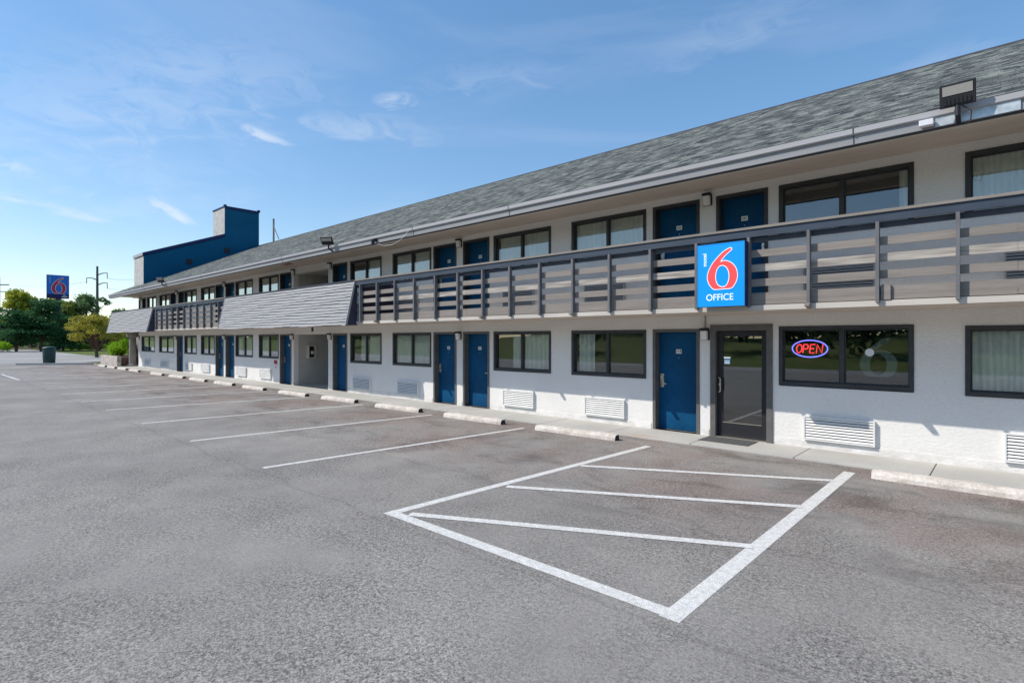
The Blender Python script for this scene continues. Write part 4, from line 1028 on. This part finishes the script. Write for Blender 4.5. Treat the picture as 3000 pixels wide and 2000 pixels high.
SV = Vector((-.98, -1, 1.35)).normalized()
el = math.asin(SV.z); az = math.atan2(SV.x, SV.y)
sun = bpy.data.lights.new('sun', 'SUN'); so = bpy.data.objects.new('sun', sun); COL.objects.link(so)
sun.energy = 3.4; sun.angle = R(.5); sun.color = (1, .93, .83)
so.rotation_euler = SV.to_track_quat('Z', 'Y').to_euler()

w = bpy.data.worlds.new('World'); sc.world = w; w.use_nodes = True
N = w.node_tree.nodes; L = w.node_tree.links; bg = N['Background']
sky = N.new('ShaderNodeTexSky'); sky.sky_type = 'NISHITA'; sky.sun_disc = False; sky.sun_elevation = el; sky.sun_rotation = az % (2*math.pi)
sky.air_density = 1.0; sky.dust_density = .25; sky.ozone_density = 1.6; sky.altitude = 100
tc = N.new('ShaderNodeTexCoord')
mp = N.new('ShaderNodeMapping'); mp.inputs['Rotation'].default_value = (0, 0, R(-38)); mp.inputs['Scale'].default_value = (1.0, 1.2, 5.0)
L.new(tc.outputs['Generated'], mp.inputs[0])
n1 = N.new('ShaderNodeTexNoise'); n1.inputs['Scale'].default_value = 1.7; n1.inputs['Detail'].default_value = 7; n1.inputs['Roughness'].default_value = .55; n1.inputs['Distortion'].default_value = .7
L.new(mp.outputs[0], n1.inputs['Vector'])
r1 = N.new('ShaderNodeValToRGB'); r1.color_ramp.elements[0].position = .50; r1.color_ramp.elements[1].position = .85
r1.color_ramp.elements[0].color = (0, 0, 0, 1); r1.color_ramp.elements[1].color = (.16, .16, .16, 1); L.new(n1.outputs['Fac'], r1.inputs[0])
def wm(op, a, c=None, d=None, clamp=False):
    q = N.new('ShaderNodeMath'); q.operation = op; q.use_clamp = clamp
    for i, v in enumerate((a, c, d)):
        if v is None: continue
        if isinstance(v, (int, float)): q.inputs[i].default_value = v
        else: L.new(v, q.inputs[i])
    return q.outputs[0]
def wdot(v):
    q = N.new('ShaderNodeVectorMath'); q.operation = 'DOT_PRODUCT'; L.new(tc.outputs['Generated'], q.inputs[0]); q.inputs[1].default_value = v; return q.outputs['Value']
nf = N.new('ShaderNodeTexNoise'); nf.inputs['Scale'].default_value = 13; nf.inputs['Detail'].default_value = 7; nf.inputs['Roughness'].default_value = .62; nf.inputs['Distortion'].default_value = .8
mpf = N.new('ShaderNodeMapping'); mpf.inputs['Scale'].default_value = (1, 1, 2.6); L.new(tc.outputs['Generated'], mpf.inputs[0]); L.new(mpf.outputs[0], nf.inputs['Vector'])
total = r1.outputs[0]
# wisps of cirrus: bearing from north (+Y) to the west, height, tilt, length, breadth (degrees), density
for (azd, eld, tilt, la, lb, den) in ((-73.5, 21.5, 16, 14, 4.2, .15), (-82.5, 15.0, 8, 16, 6.5, .10), (-54.3, 23.1, 4, 2.4, .8, .45), (-57.0, 20.6, -2, 7.5, 1.4, .17),
        (-66.8, 18.9, -14, 3.2, .45, .30), (-74.0, 11.2, -30, 2.3, .50, .42), (-84.8, 13.2, -12, 1.4, .45, .4), (-82.3, 10.4, -10, 5.0, .45, .30), (-45, 25.5, 6, 9, 1.6, .10),
        (-4.5, 21.5, 5, 5, 1.4, .14), (-50, 12.5, 0, 9, 1.5, .10), (-20, 28, 14, 12, 2.0, .07)):
    A = R(azd); E_ = R(eld); d0 = Vector((math.sin(A)*math.cos(E_), math.cos(A)*math.cos(E_), math.sin(E_)))
    ex = Vector((math.cos(A), -math.sin(A), 0)); ey = ex.cross(d0).normalized() if ex.cross(d0).z > 0 else d0.cross(ex).normalized()
    T = R(tilt); e1 = ex*math.cos(T)+ey*math.sin(T); e2_ = ey*math.cos(T)-ex*math.sin(T)
    u = wm('DIVIDE', wdot(e1), math.radians(la)); v = wm('DIVIDE', wdot(e2_), math.radians(lb))
    v = wm('ADD', v, wm('MULTIPLY', wm('SUBTRACT', nf.outputs['Fac'], .5), 3.2))
    rr = wm('ADD', wm('MULTIPLY', u, u), wm('MULTIPLY', v, v))
    msk = wm('MULTIPLY', wm('MAXIMUM', wm('SUBTRACT', 1.0, rr), 0.0), wm('GREATER_THAN', wdot(d0), 0.0))
    msk = wm('MULTIPLY', wm('MULTIPLY', msk, wm('MULTIPLY_ADD', nf.outputs['Fac'], 4.2, -1.5, clamp=True)), den*1.3)
    total = wm('ADD', total, msk)
ad = N.new('ShaderNodeMath'); ad.operation = 'MINIMUM'; L.new(total, ad.inputs[0]); ad.inputs[1].default_value = .9
mx = N.new('ShaderNodeMix'); mx.data_type = 'RGBA'; L.new(ad.outputs[0], mx.inputs[0]); hs = N.new('ShaderNodeHueSaturation'); hs.inputs['Saturation'].default_value = 1.46; hs.inputs['Value'].default_value = 1.50; hs.inputs['Hue'].default_value = .502; gm = N.new('ShaderNodeGamma'); gm.inputs[1].default_value = .68; L.new(sky.outputs[0], gm.inputs[0]); L.new(gm.outputs[0], hs.inputs['Color']); L.new(hs.outputs[0], mx.inputs[6]); mx.inputs[7].default_value = (4.6, 4.9, 5.4, 1)
L.new(mx.outputs[2], bg.inputs['Color']); bg.inputs['Strength'].default_value = .145

sc.view_settings.view_transform = 'Standard'; sc.view_settings.look = 'None'; sc.view_settings.exposure = 0.40; sc.view_settings.gamma = 1
sc.cycles.max_bounces = 8; sc.cycles.diffuse_bounces = 4; sc.cycles.glossy_bounces = 4; sc.cycles.transparent_max_bounces = 16
for o in bpy.data.objects:
    if '_w' in o: del o['_w']
